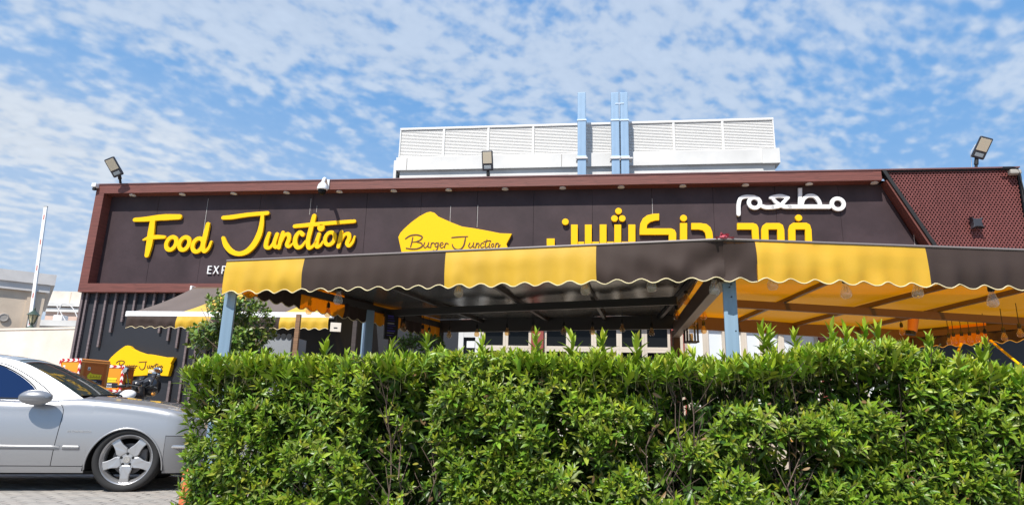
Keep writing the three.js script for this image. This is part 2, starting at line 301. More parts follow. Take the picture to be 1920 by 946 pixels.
// the glazed wing on the right, turned away a little
{
  const c0 = atY(1285, 607, 2.67), c1 = atY(1500, 617.5, 2.67), d = c1.clone().sub(c0), yaw = -Math.atan2(d.z, d.x), L = atY(1742, 628, 2.67).distanceTo(c0) - 0.3;
  const wing = thing('glazed_annex', 'cream framed glazed annex with white blinds under the orange canopy', 'building', [c0.x, 0, c0.z], yaw);
  const q = 0.385, F = 0.05; let x = 0.02, k = 0;
  const fr = (a, b, h0, h1) => [span(a, a + F, h0, h1, -0.1, 0), span(b - F, b, h0, h1, -0.1, 0), span(a + F, b - F, h1 - F, h1, -0.098, -0.002), span(a + F, b - F, h0, h0 + F, -0.098, -0.002)];
  while (x < L) {
    if (k === 7 || k === 12) { part(wing, 'column', span(x + 0.001, x + 0.159, 0, 2.67, -0.14, 0.06), M.redcol); x += 0.16; }
    const w = part(wing, 'window', [...fr(x, x + q - 0.002, 1.9, 2.67), ...fr(x, x + q - 0.002, 0.9, 1.898)], M.cream);
    part(w, 'blind', join([span(x + F, x + q - F, 1.95, 2.62, -0.06, -0.05)]), M.blind); part(w, 'blind', join([span(x + F, x + q - F, 0.95, 1.85, -0.06, -0.05)]), M.blind);
    if (k === 2) part(w, 'divider', join([span(x + 0.17, x + 0.195, 1.95, 2.62, -0.05, -0.03)]), M.dark);
    x += q; k++;
  }
  part(wing, 'lintel', span(-0.05, x, 2.672, 2.8, -0.2, 0.05), M.lintel); part(wing, 'low_wall', span(-0.05, x, 0, 0.898, -0.14, 0.02), M.cream);
  part(wing, 'roof', span(-0.05, x, 2.802, 2.9, -1.2, 0.03), M.lintel); part(wing, 'back_wall', span(-0.05, x, 0, 2.67, -0.3, -0.15), M.cream);
}

// ------------------------------------------------------------------ on the roof
{
  const n0 = -4, base = front('rooftop_plant_room', 'white rooftop plant room with louvred screen behind the red fascia', 'building', 1.3, 5.6, n0 - 2);
  const l = P(751, 240, n0)[0], r = P(1450, 220, n0)[0], top = 8.73, bot = 7.8;
  const x0 = P(738, 310, n0 + 0.12)[0], x1 = P(1462, 300, n0 + 0.12)[0];
  fpart(base, 'parapet', [span(x0 + 0.06, x1, 7.42, bot, n0 - 5, n0 + 0.12)], M.white);
  fpart(base, 'wall', [span(x0 + 0.16, x1 - 0.1, 5.6, 7.42, n0 - 4.9, n0 + 0.03)], M.white);
  fpart(base, 'side_ledge', [span(x0 - 0.02, x0 + 0.06, 5.6, 7.74, n0 - 4, n0 + 0.06)], M.white);
  fpart(base, 'pilaster', [span(x1 - 0.42, x1 + 0.015, 7.405, bot + 0.012, n0 - 0.3, n0 + 0.145)], M.white);
  for (const u of [762, 1053]) { const s = P(u, 310, n0 + 0.13)[0]; fpart(base, 'joint_strip', span(s - 0.008, s + 0.008, 7.43, bot - 0.02, n0 + 0.1, n0 + 0.126), std([0.3, 0.28, 0.26])); }
  const pu = [751, 833, 916, 1000, 1085, 1165, 1263, 1355, 1450].map((u, i, a) => i === 0 ? l : i === 8 ? r : P(u, 240, n0)[0]);
  pu.forEach((s, i) => fpart(base, 'screen_post', span(s - (i ? 0.03 : 0), s + (i === 8 ? 0 : 0.03), bot + 0.013, top - 0.06, n0 - 0.06, n0 + 0.015), M.louvre));
  fpart(base, 'screen_rail', [span(l, r, top - 0.059, top, n0 - 0.065, n0 + 0.02)], M.louvre); fpart(base, 'screen_rail', [span(l, r, bot + 0.0125, bot + 0.05, n0 - 0.05, n0 + 0.01)], M.louvre);
  const nl = 19, sg = {};
  for (let i = 0; i < 8; i++) for (let k = 0; k < nl; k++) {
    const a = pu[i] + 0.031, b = pu[i + 1] - 0.031, h = bot + 0.075 + (top - 0.09 - bot - 0.05) * k / (nl - 1);
    const g = sg[i] ??= box(b - a, 0.058, 0.01).rotateX(-0.5);
    const m = part(base, 'louvre', g, M.louvre); m.position.set((a + b) / 2 - base.fb[0], h - base.fb[1] + (i === 1 && k > 10 && k < 13 ? -0.006 : 0), n0 - 0.025 - base.fb[2]); m.rotation.z = rr(-0.001, 0.001);
  }
  fpart(base, 'screen_backing', [span(l + 0.01, r - 0.01, bot, top - 0.08, n0 - 0.12, n0 - 0.09)], std([0.76, 0.75, 0.73], 0.8));
  fpart(base, 'roof_vent', [rbox(0.25, 0.13, 0.3, 0.02, P(1312, 222, n0 - 0.5)[0], top + 0.04, n0 - 0.5)], M.white);
  // ducts
  const nd = -3.42, D = [[1083, 1099, 'leftmost of the three'], [1146.5, 1161.5, 'middle of the three'], [1164, 1179, 'rightmost of the three']];
  for (const [u0, u1, txt] of D) {
    const a = P(u0, 250, nd)[0], b = P(u1, 250, nd)[0], hT = P(u0, 173, nd)[1], w = b - a;
    const t = front('ventilation_duct', `pale blue square metal ventilation duct on the roof, ${txt}`, 'duct', (a + b) / 2, 5.6, nd - w / 2, 'pale blue ducts on the roof');
    const hf = P(u0, 225, nd)[1], hb = P(u0, 293, nd)[1];
    fpart(t, 'lower_section', rbox(w, hb - 0.03 - 5.6, w * 1.2, 0.012, (a + b) / 2, (hb - 0.03 + 5.6) / 2, nd - w * 0.6, 1), M.duct);
    fpart(t, 'middle_section', rbox(w, hf - hb, w * 1.2, 0.012, (a + b) / 2, (hf + hb) / 2, nd - w * 0.6, 1), M.duct);
    fpart(t, 'upper_section', rbox(w * 0.985, hT - hf, w * 1.2, 0.012, (a + b) / 2 - 0.003, (hf + hT) / 2, nd - w * 0.6, 1), M.duct);
    fpart(t, 'flange', span(a - 0.012, b + 0.012, hf - 0.02, hf + 0.02, nd - w * 1.22, nd + 0.015), M.ductseam);
    fpart(t, 'flange', span(a - 0.012, b + 0.012, hb - 0.029, hb + 0.012, nd - w * 1.22, nd + 0.015), M.ductseam);
    fpart(t, 'bracket', [span(a - 0.04, b + (u0 === 1164 ? 0.09 : 0.04), hb - 0.075, hb - 0.035, nd - w * 1.25, nd + 0.03), span(a - 0.035, a - 0.02, hb - 0.12, hb - 0.036, nd - 0.1, nd + 0.02)], M.palegrey);
    if (u0 === 1146.5) { const hc = P(1160, 194, nd)[1]; fpart(t, 'tie_strap', span(a + 0.11, b + 0.13, hc - 0.012, hc + 0.012, nd + 0.001, nd + 0.012), M.ductseam); }
  }
  const cb = front('roof_cable', 'thin dark cable tray lying along the roof edge left of the ducts', 'cable', P(985, 329, -1)[0], 5.6, -1.2);
  { const a = P(905, 330, -1.2), b = P(1066, 326, -1.2); fpart(cb, 'tray', span(a[0], b[0], a[1] - 0.07, a[1] - 0.02, -1.25, -1.15), M.steellight); fpart(cb, 'foot', span(a[0] + 0.2, a[0] + 0.26, 5.6, a[1] - 0.07, -1.24, -1.16), M.steellight); fpart(cb, 'foot', span(b[0] - 0.26, b[0] - 0.2, 5.6, a[1] - 0.07, -1.24, -1.16), M.steellight); }
}
// floodlights: lamp head on a short arm
function floodlight(u, v, ru, rv, roll, label, tilt, n = 0.3) {
  const [s, h] = P(u, v, n), fn = n > 0 ? -0.1 : -0.42, foot = P(ru, rv, fn);
  const t = front('floodlight', label, 'floodlight', foot[0], 5.7, fn, 'floodlights on the roof edge');
  const a = V(foot[0], n > 0 ? 5.7 : 5.6, fn), c = V(s, h, n);
  const head = new THREE.Group();
  const mk = (name, geo, mat) => { const q = new THREE.Quaternion().setFromEuler(new THREE.Euler(tilt, 0.0, roll, 'ZXY')); geo = Array.isArray(geo) ? join(geo) : geo; geo.applyQuaternion(q).translate(c.x, c.y, c.z); return fpart(t, name, geo, mat); };
  mk('housing', [rbox(0.24, 0.43, 0.055, 0.03, 0, 0, 0, 3), rbox(0.2, 0.14, 0.05, 0.02, 0, -0.13, -0.04)], M.darkmetal);
  mk('lens', [rbox(0.19, 0.24, 0.012, 0.005, 0, 0.06, 0.026, 1)], M.lens);
  mk('sensor_panel', [rbox(0.15, 0.07, 0.012, 0.005, 0, -0.14, 0.026, 1)], std([0.32, 0.37, 0.4], 0.3));
  const q = new THREE.Quaternion().setFromEuler(new THREE.Euler(tilt, 0, roll, 'ZXY')), b = V(0, -0.2, -0.03).applyQuaternion(q).add(c);
  fpart(t, 'arm', [rod(a, b, 0.026, 0.026, 10), rod(b.clone().lerp(a, 0.3), b, 0.04, 0.034, 10), rod(a.clone().add(V(0, -0.02, 0)), a.clone().add(V(0, 0.03, 0)), 0.06, 0.06, 12)], M.dark);
  return t;
}
floodlight(213, 313, 227, 343, 0.38, 'grey floodlight tilted left on the left end of the red roof edge', 0.55);
floodlight(914, 301, 917, 329, 0.02, 'grey upright floodlight on the roof edge in front of the white louvred screen', 0.35, -0.25);
{ const f = floodlight(1842, 277, 1826, 316, -0.33, 'grey floodlight tilted right on the roof above the red mesh bay', 0.5, -0.25); const [s, h] = P(1842, 277, -0.25); fpart(f, 'wire', tube([V(s - 0.1, h + 0.08, -0.25), V(s - 0.2, h - 0.1, -0.28), V(s - 0.17, h - 0.25, -0.35), V(s - 0.19, 5.6, -0.42)], 0.005), M.palegrey); }
// dome camera
{
  const [s, h] = P(604, 353, 0.42), a = P(612, 346, 0);
  const t = front('dome_camera', 'white dome security camera hanging from the red fascia band above the yellow lettering', 'camera', a[0], a[1] - 0.07, 0);
  fpart(t, 'mount', rbox(0.14, 0.22, 0.03, 0.008, a[0], a[1], 0.016), M.signwhite);
  fpart(t, 'arm', [tube([V(a[0], a[1], 0.02), V(lerp(a[0], s, 0.6), a[1] + 0.04, 0.25), V(s, h + 0.17, 0.4), V(s, h + 0.06, 0.42)], 0.035, 16, 10)], M.signwhite);
  fpart(t, 'housing', new THREE.LatheGeometry([[0.0, 0.13], [0.05, 0.125], [0.09, 0.07], [0.105, 0], [0.108, -0.03], [0.09, -0.035]].map((p) => new THREE.Vector2(...p)), 24).translate(s, h, 0.42), M.signwhite);
  fpart(t, 'lens_ball', new THREE.SphereGeometry(0.082, 20, 14).scale(1, 1.05, 1).translate(s, h - 0.055, 0.42), M.glassdark);
}
{ const [s, h] = P(179, 350, 0.03); const t = front('corner_sensor', 'small white sensor box at the top left corner of the fascia', 'sensor', s, h - 0.06, 0.03);
  fpart(t, 'housing', rbox(0.11, 0.09, 0.12, 0.015, s, h + 0.02, 0.05), M.signwhite); fpart(t, 'lens', rbox(0.075, 0.06, 0.07, 0.02, s - 0.01, h - 0.06, 0.05), M.dark); }
{ const [s, h] = P(1832, 418, 0.05); const t = front('wall_light', 'small black four-cornered light fixed on the red mesh bay', 'light', s, h, 0.03);
  fpart(t, 'housing', extrude(poly([[-0.1, 0.11], [-0.05, 0.075], [0.05, 0.075], [0.1, 0.11], [0.075, 0.05], [0.075, -0.04], [0.11, -0.1], [0.04, -0.075], [-0.04, -0.075], [-0.09, -0.1], [-0.075, -0.04], [-0.075, 0.05]]), 0.12, 0.01).translate(s, h, -0.02), M.darkmetal); fpart(t, 'bracket', span(s - 0.02, s + 0.02, h - 0.02, h + 0.02, -0.06, -0.02), M.dark); }
{ const c = [[1880, 316], [1900, 317], [1911, 322], [1916, 345], [1921, 380]].map(([u, v]) => { const p = P(u, v, 0.06); return V(p[0], p[1], 0.06); });
  const t = front('black_cable', 'black cable bundle looped over the right end of the fascia', 'cable', c[1].x, c[1].y - 0.1, 0.04); fpart(t, 'cable', tube(c, 0.018, 30), M.dark); fpart(t, 'cable', tube(c.map((p, i) => p.clone().add(V(0.03 * Math.sin(i * 2), 0.02, 0.03))), 0.012, 30), M.dark);
  fpart(t, 'cover', rbox(0.2, 0.1, 0.12, 0.03, c[2].x - 0.06, c[2].y, 0.04), M.steellight); }

// ------------------------------------------------------------------ lettering on the shop front
function letters(t, map, n, depth, list, mat, bevel = 0.008) {     // list: [part name, ...strokes]; a stroke is {p, w} or a ring {c, r, w, a}; stroke k stands 2 mm prouder than k - 1
  for (const [name, ...ss] of list) {
    const gs = ss.map((s, k) => {
      const c = s.c ?? s.p[0], o = map(c[0], c[1]), q = map(c[0] + 10, c[1]), sc = Math.hypot(q[0] - o[0], q[1] - o[1]) / 10;
      let sh;
      if (s.dot) { sh = new THREE.Shape(); sh.absarc(o[0], o[1], s.dot * sc, 0, Math.PI * 2, false); }
      else if (s.c) sh = ring(o[0], o[1], s.r[0] * sc, s.r[1] * sc, s.w * sc, s.a ?? 0);
      else if (s.f) sh = poly(s.f.map((p) => map(...p)));
      else sh = stroke(s.p.map((p) => map(...p)), [].concat(s.w).map((w) => w * sc));
      return extrude(sh, depth, bevel, n + 0.002 * k, 12);
    });
    fpart(t, name, gs, mat);
  }
}
const z3 = (x, y) => P(230 + x / 3.638, 380 + y / 3.638, -0.19);
{
  const [s, h] = z3(800, 380), t = front('script_sign', 'large yellow script lettering reading Food Junction on the dark fascia', 'sign', s, h, -0.25);
  letters(t, z3, -0.235, 0.055, [
    ['letter', { p: [[80, 116], [150, 112], [260, 100], [385, 96]], w: [26, 30, 36, 40, 34] }, { p: [[203, 118], [192, 200], [178, 290], [163, 358]], w: [34, 44, 42, 30] }, { p: [[140, 253], [175, 240], [230, 234], [282, 234]], w: [12, 26, 28, 22] }],
    ['letter', { c: [329, 277], r: [46, 56], w: 27, a: -0.25 }],
    ['letter', { c: [418, 278], r: [46, 56], w: 27, a: -0.25 }],
    ['letter', { c: [510, 288], r: [47, 58], w: 27, a: -0.25 }, { p: [[580, 146], [563, 220], [545, 300], [556, 332], [582, 312], [603, 266]], w: [28, 34, 32, 24, 20, 16] }],
    ['letter', { p: [[684, 102], [740, 98], [850, 82], [986, 70]], w: [26, 30, 28, 26] }, { p: [[953, 78], [946, 150], [928, 220], [890, 290], [842, 334], [790, 348], [738, 330], [702, 288], [684, 240]], w: [22, 32, 40, 40, 36, 30, 34, 34, 24] }],
    ['letter', { p: [[998, 208], [980, 262], [976, 300], [996, 308], [1024, 280], [1050, 214]], w: [24, 30, 28, 22, 20, 22] }, { p: [[1052, 214], [1032, 282], [1042, 304], [1064, 292]], w: [26, 28, 22, 18] }],
    ['letter', { p: [[1092, 202], [1078, 250], [1064, 306]], w: [24, 28, 26] }, { p: [[1080, 268], [1106, 220], [1128, 214], [1134, 240], [1120, 288], [1132, 300], [1160, 278]], w: [16, 22, 26, 28, 28, 20, 14] }],
    ['letter', { p: [[1226, 216], [1208, 200], [1186, 220], [1174, 268], [1190, 304], [1218, 298], [1246, 262]], w: [30, 24, 28, 32, 28, 22, 14] }],
    ['letter', { p: [[1305, 90], [1282, 180], [1262, 270], [1270, 308], [1296, 296], [1318, 262]], w: [30, 32, 30, 26, 20, 14] }, { p: [[1172, 160], [1290, 149], [1420, 138], [1580, 126]], w: [26, 28, 26, 24] }],
    ['letter', { p: [[1338, 214], [1322, 270], [1324, 300], [1346, 292], [1366, 262]], w: [26, 30, 26, 20, 14] }, { c: [1352, 170], dot: 25 }],
    ['letter', { c: [1412, 244], r: [45, 56], w: 26, a: -0.25 }],
    ['letter', { p: [[1492, 198], [1482, 246], [1470, 300]], w: [24, 28, 26] }, { p: [[1486, 262], [1516, 216], [1540, 212], [1544, 238], [1530, 278], [1542, 294], [1566, 272], [1582, 230]], w: [16, 22, 26, 28, 28, 22, 20, 14] }],
  ], M.yellow, 0.005);
}
const font = await new FontLoader().loadAsync('fonts/droid/droid_sans_regular.typeface.json');
const fontB = await new FontLoader().loadAsync('fonts/droid/droid_sans_bold.typeface.json');
{
  const a = P(385.5, 513, -0.22), b = P(401, 513, -0.22), capH = P(390, 498, -0.22)[1] - a[1];
  const t = front('small_sign', 'small white capital lettering under the yellow script, cut off by the canopy', 'sign', a[0], a[1], -0.25);
  let x = a[0];
  for (const ch of 'EXP') { const g = new TextGeometry(ch, { font, size: capH, depth: 0.03, curveSegments: 6 }); g.computeBoundingBox(); const w = g.boundingBox.max.x; g.translate(x, a[1], -0.245); fpart(t, 'letter', g, M.signwhite); x += w + 0.04; }
}
// the flag-shaped boards
const bText = (k, dx, dy, wide) => [
  ['letter', { p: [[318, 220], [312, 250], [304, 280]], w: [7, 8, 7] }, { p: [[272, 228], [300, 210], [345, 204], [378, 217], [368, 234], [338, 247], [318, 250]], w: [7, 8, 8, 8, 7, 5, 4] }, { p: [[338, 247], [374, 258], [377, 275], [350, 290], [310, 293], [276, 288]], w: [4, 7, 8, 7, 7, 6] }],
  ['letter', { p: [[394, 252], [387, 275], [396, 286], [412, 270], [419, 252]], w: [6, 7, 6, 5, 6] }, { p: [[419, 252], [414, 279], [425, 283]], w: [6, 7, 5] }],
  ['letter', { p: [[436, 255], [431, 284]], w: [6, 7] }, { p: [[432, 268], [445, 254], [455, 258]], w: [5, 6, 6] }],
  ['letter', { c: [468, 267], r: [12, 16], w: 6, a: -0.2 }, { p: [[480, 254], [476, 285], [462, 305], [447, 301]], w: [6, 7, 6, 5] }],
  ['letter', { p: [[492, 272], [510, 262], [505, 252], [494, 258], [490, 275], [500, 286], [515, 278]], w: [4, 5, 6, 6, 7, 6, 4] }],
  ['letter', { p: [[524, 258], [519, 284]], w: [6, 7] }, { p: [[520, 270], [532, 256], [543, 262]], w: [5, 6, 6] }],
  ['letter', { p: [[565, 221], [600, 218], [666, 214]], w: [7, 8, 6] }, { p: [[652, 218], [648, 245], [638, 276], [618, 295], [592, 295], [573, 279], [568, 264]], w: [6, 9, 9, 8, 7, 8, 6] }],
  ['letter', { p: [[680, 255], [672, 275], [682, 285], [698, 270], [704, 253]], w: [6, 7, 6, 5, 6] }, { p: [[704, 253], [700, 279], [710, 283]], w: [6, 7, 5] }],
  ['letter', { p: [[722, 256], [716, 284]], w: [6, 7] }, { p: [[718, 272], [732, 256], [738, 264], [734, 284]], w: [5, 6, 6, 6] }],
  ['letter', { p: [[768, 259], [757, 255], [748, 271], [754, 285], [771, 277]], w: [6, 6, 7, 6, 4] }],
  ['letter', { p: [[788, 234], [777, 273], [783, 286], [795, 277]], w: [6, 7, 6, 4] }, { p: [[768, 247], [806, 240]], w: [6, 6] }],
  ['letter', { p: [[806, 256], [801, 280], [809, 284]], w: [6, 7, 5] }, { c: [811, 244], dot: 4.5 }],
  ['letter', { c: [824, 270], r: [10, 14], w: 6, a: -0.2 }],
  ['letter', { p: [[846, 256], [840, 284]], w: [6, 7] }, { p: [[842, 271], [856, 256], [863, 264], [859, 283], [873, 267]], w: [5, 6, 6, 6, 4] }],
];
{
  const z4 = (x, y) => P(680 + x / 3.379, 380 + y / 3.379, -0.19);
  const o = [[256, 386], [246, 312], [230, 240], [226, 217], [238, 192], [262, 165], [310, 122], [360, 86], [405, 62], [430, 57], [455, 64], [480, 88], [520, 106], [570, 128], [630, 151], [700, 161], [790, 177], [870, 193], [946, 196], [911, 262], [918, 280], [900, 330], [884, 396], [600, 384]];
  const [s, h] = z4(560, 396), t = front('flag_sign', 'yellow flag-shaped board reading Burger Junction on the fascia, bottom hidden by the canopy', 'sign', s, h, -0.25, );
  fpart(t, 'board', extrude(poly(o.map((p) => z4(...p))), 0.07, 0.006, -0.248), M.yellow);
  letters(t, z4, -0.1795, 0.008, bText(), M.ink, 0);
}
{
  const z1 = (x, y) => P(100 + x / 7.275, 630 + y / 7.275, -0.06);
  const o = [[745, 330], [780, 285], [850, 220], [920, 165], [970, 132], [1005, 125], [1035, 136], [1065, 168], [1140, 205], [1255, 243], [1330, 247], [1450, 270], [1540, 287], [1640, 287], [1590, 375], [1600, 388], [1580, 460], [1556, 543], [1300, 528], [1080, 545], [800, 560], [770, 440]];
  const [s, h] = z1(1200, 560), t = front('flag_sign', 'yellow flag-shaped board on the black wall behind the delivery motorcycles', 'sign', s, h, -0.17);
  fpart(t, 'board', extrude(poly(o.map((p) => z1(...p))), 0.1, 0.006, -0.165), M.yellow);
  const fit = (x, y) => z1(1160 + (x - 563) * 1.06, 347 + (y - 216) * 1.3);
  letters(t, fit, -0.0655, 0.008, bText(), M.ink, 0);
  const a = z1(1290, 492), g = new TextGeometry('COMPANY', { font: fontB, size: 0.055, depth: 0.008, curveSegments: 4 }); g.computeBoundingBox(); g.scale((z1(1450, 492)[0] - a[0]) / g.boundingBox.max.x, 1, 1); fpart(t, 'small_lettering', g.translate(a[0], a[1], -0.0655), M.signwhite);
}
// Arabic lettering
const z5 = (x, y) => P(1020 + x / 3.31, 340 + y / 3.31, -0.19);
const R4 = (a, b, c, d) => ({ f: [[a, c], [b, c], [b, d], [a, d]], p: [[a, c]] });
{
  const [s, h] = z5(840, 440), t = front('lettering_sign', 'large yellow squared Arabic lettering on the fascia, lower half behind the canopy', 'sign', s, h, -0.25);
  letters(t, z5, -0.235, 0.055, [
    ['letter', R4(17, 67, 354, 440), R4(17, 210, 440, 482), R4(168, 210, 268, 460), { c: [133, 251], dot: 21 }],
    ['letter', R4(213, 250, 374, 415), R4(254, 297, 268, 412)],
    ['letter', R4(300, 342, 374, 415), R4(346, 389, 267, 412), R4(392, 434, 374, 415), R4(437, 480, 268, 412), R4(483, 522, 374, 415), R4(524, 568, 268, 412), { c: [463, 185], dot: 21 }, { c: [438, 231], dot: 21 }, { c: [486, 231], dot: 21 }],
    ['letter', { p: [[594, 300]], f: [[716, 199], [716, 241], [690, 243], [660, 252], [642, 268], [638, 291], [790, 291], [812, 300], [822, 322], [822, 410], [572, 410], [572, 374], [775, 374], [775, 331], [594, 331], [594, 300], [598, 262], [614, 230], [640, 210], [676, 201]] }],
    ['letter', R4(845, 890, 258, 412), R4(824, 843, 374, 412), { c: [867, 228], dot: 22 }],
    ['letter', { p: [[915, 260]], f: [[915, 258], [975, 258], [1010, 264], [1034, 284], [1046, 312], [1050, 345], [1050, 412], [892, 412], [892, 374], [1006, 374], [1006, 345], [1000, 318], [986, 304], [960, 299], [915, 299]] }, { c: [965, 436], dot: 18 }],
    ['letter', { p: [[1200, 260]], f: [[1200, 258], [1300, 258], [1322, 266], [1332, 286], [1338, 380], [1338, 412], [1190, 412], [1190, 376], [1296, 376], [1290, 299], [1200, 299]] }],
    ['letter', { p: [[1350, 300]], f: [[1350, 300], [1358, 274], [1380, 258], [1462, 258], [1484, 270], [1493, 300], [1497, 412], [1490, 450], [1460, 470], [1400, 470], [1400, 434], [1452, 430], [1456, 412], [1352, 412], [1352, 376], [1451, 376], [1449, 298], [1394, 298], [1396, 374], [1351, 374]] }],
    ['letter', { p: [[1518, 300]], f: [[1518, 300], [1526, 272], [1548, 256], [1630, 256], [1652, 268], [1662, 300], [1668, 412], [1520, 412], [1520, 378], [1624, 378], [1622, 298], [1562, 298], [1563, 376], [1519, 376]] }, { c: [1582, 226], dot: 22 }],
  ], M.yellow, 0.006);
  const [s2, h2] = z5(1540, 215), w = front('lettering_sign', 'white rounded Arabic lettering at the upper right of the dark fascia', 'sign', s2, h2, -0.25);
  letters(w, z5, -0.235, 0.055, [
    ['letter', { c: [1826, 139], r: [50, 50], w: 26 }, { p: [[1772, 157], [1740, 157]], w: [30, 30] }],
    ['letter', R4(1579, 1604, 40, 150), { p: [[1604, 138], [1612, 112], [1640, 90], [1680, 92], [1708, 122], [1718, 152]], w: [22, 24, 26, 26, 26, 24] }, { p: [[1748, 157], [1520, 157]], w: [30, 30] }],
    ['letter', { p: [[1408, 100], [1440, 92], [1476, 90], [1516, 100]], w: [22, 24, 24, 22] }, { p: [[1518, 100], [1490, 128], [1470, 150], [1420, 160]], w: [20, 24, 26, 28] }, { p: [[1416, 100], [1446, 132], [1490, 156], [1530, 157]], w: [20, 24, 28, 28] }],
    ['letter', { c: [1308, 132], r: [48, 48], w: 26 }, { p: [[1420, 160], [1376, 160], [1346, 150]], w: [28, 28, 26] }, { p: [[1306, 96], [1250, 95], [1222, 106], [1210, 140], [1209, 204]], w: [24, 24, 26, 26, 26] }],
  ], M.signwhite, 0.008);
}

// ------------------------------------------------------------------ scalloped cloth
function cloth(A, B, yTop, drop, ph, amp, per, opt = {}) {          // a hanging strip from A to B (plan points); returns its faces and hem
  const d = B.clone().sub(A); d.y = 0; const L = d.length(); d.normalize(); const o = V(d.z, 0, -d.x).multiplyScalar(opt.flip ? 1 : -1), n = Math.max(10, Math.round(L / 0.022));
  const lowAt = (x) => yTop - drop - amp * Math.cos((x + ph) / per * Math.PI * 2);
  const at = (u, v) => { const x = u * L, t = 1 - v, y = lerp(yTop, lowAt(x), t), bow = (0.02 * Math.sin(t * Math.PI * 0.9) * (0.5 + noise((x + ph) * 2.2, t * 1.5, 5)) + 0.012 * t * Math.sin((x + ph) / per * Math.PI * 2 + 0.6) + 0.018 * t * (noise((x + ph) * 5, t * 3, 8) - 0.5)) + (opt.lean ?? 0) * t + (opt.dent ? opt.dent(x, t) : 0); return [A.x + d.x * x + o.x * bow, y, A.z + d.z * x + o.z * bow]; };
  const hem = []; for (let i = 0; i <= n / 2; i++) hem.push(at(i / Math.floor(n / 2) > 1 ? 1 : i / Math.floor(n / 2), 0));
  const g = grid(n, 8, at), uv = g.attributes.uv; for (let i = 0; i < uv.count; i++) uv.setXY(i, uv.getX(i) * L, uv.getY(i) * drop);
  return { g, hem: tube(hem.map((p) => V(...p)), opt.r ?? 0.0055, n, 5), L };
}
// retractable awning on the black wall
{
  const n1 = 1.9, aw = front('retractable_awning', 'brown and yellow retractable awning with white front bar on the slatted wall', 'awning', -5, 2.9, 0);
  const c0 = P(350, 545, 0.12), b0 = P(240, 588, n1), b1 = P(622, 592, n1), sL = b0[0], sR = b1[0], hb = (b0[1] + b1[1]) / 2, hc = c0[1] + 0.02;
  fpart(aw, 'cassette', [new THREE.CylinderGeometry(0.06, 0.06, sR - sL, 16).rotateZ(Math.PI / 2).translate((sL + sR) / 2, hc, 0.13)], M.steelbrown);
  for (const s of [sL, sR]) fpart(aw, 'end_cap', [rbox(0.05, 0.16, 0.2, 0.02, s, hc, 0.1)], M.signwhite);
  fpart(aw, 'front_bar', rbox(sR - sL + 0.06, 0.1, 0.09, 0.015, (sL + sR) / 2, hb, n1), M.signwhite);
  const stripes = [[335, 'd'], [398, 'y'], [528, 'd'], [622, 'y']]; let s = sL + 0.03;
  stripes.forEach(([u, k], i) => {
    const e = i === 3 ? sR - 0.03 : P(u, 592, n1)[0], a = s, m = k === 'd' ? M.fabdark : M.fabyellow;
    fpart(aw, 'cover', grid(16, 16, (x, y) => [lerp(a, e, x), lerp(hb + 0.03, hc + 0.05, y) - 0.05 * Math.sin(y * Math.PI), lerp(n1, 0.12, y)]), k === 'd' ? M.fabdarksunlit : m);
    const c = cloth(V(a, 0, n1 + 0.048), V(e, 0, n1 + 0.048), hb - 0.04, 0.2, a, 0.018, 0.19);
    fpart(aw, 'valance', c.g, m); fpart(aw, 'trim', c.hem, M.trim); s = e;
  });
  for (const q of [0.2, 0.75]) { const x = lerp(sL, sR, q); fpart(aw, 'arm', [rod([x, hc - 0.1, 0.05], [x + 0.5, hb + 0.1, n1 * 0.5], 0.03), rod([x + 0.5, hb + 0.1, n1 * 0.5], [x, hb, n1], 0.03)], M.signwhite); }
}

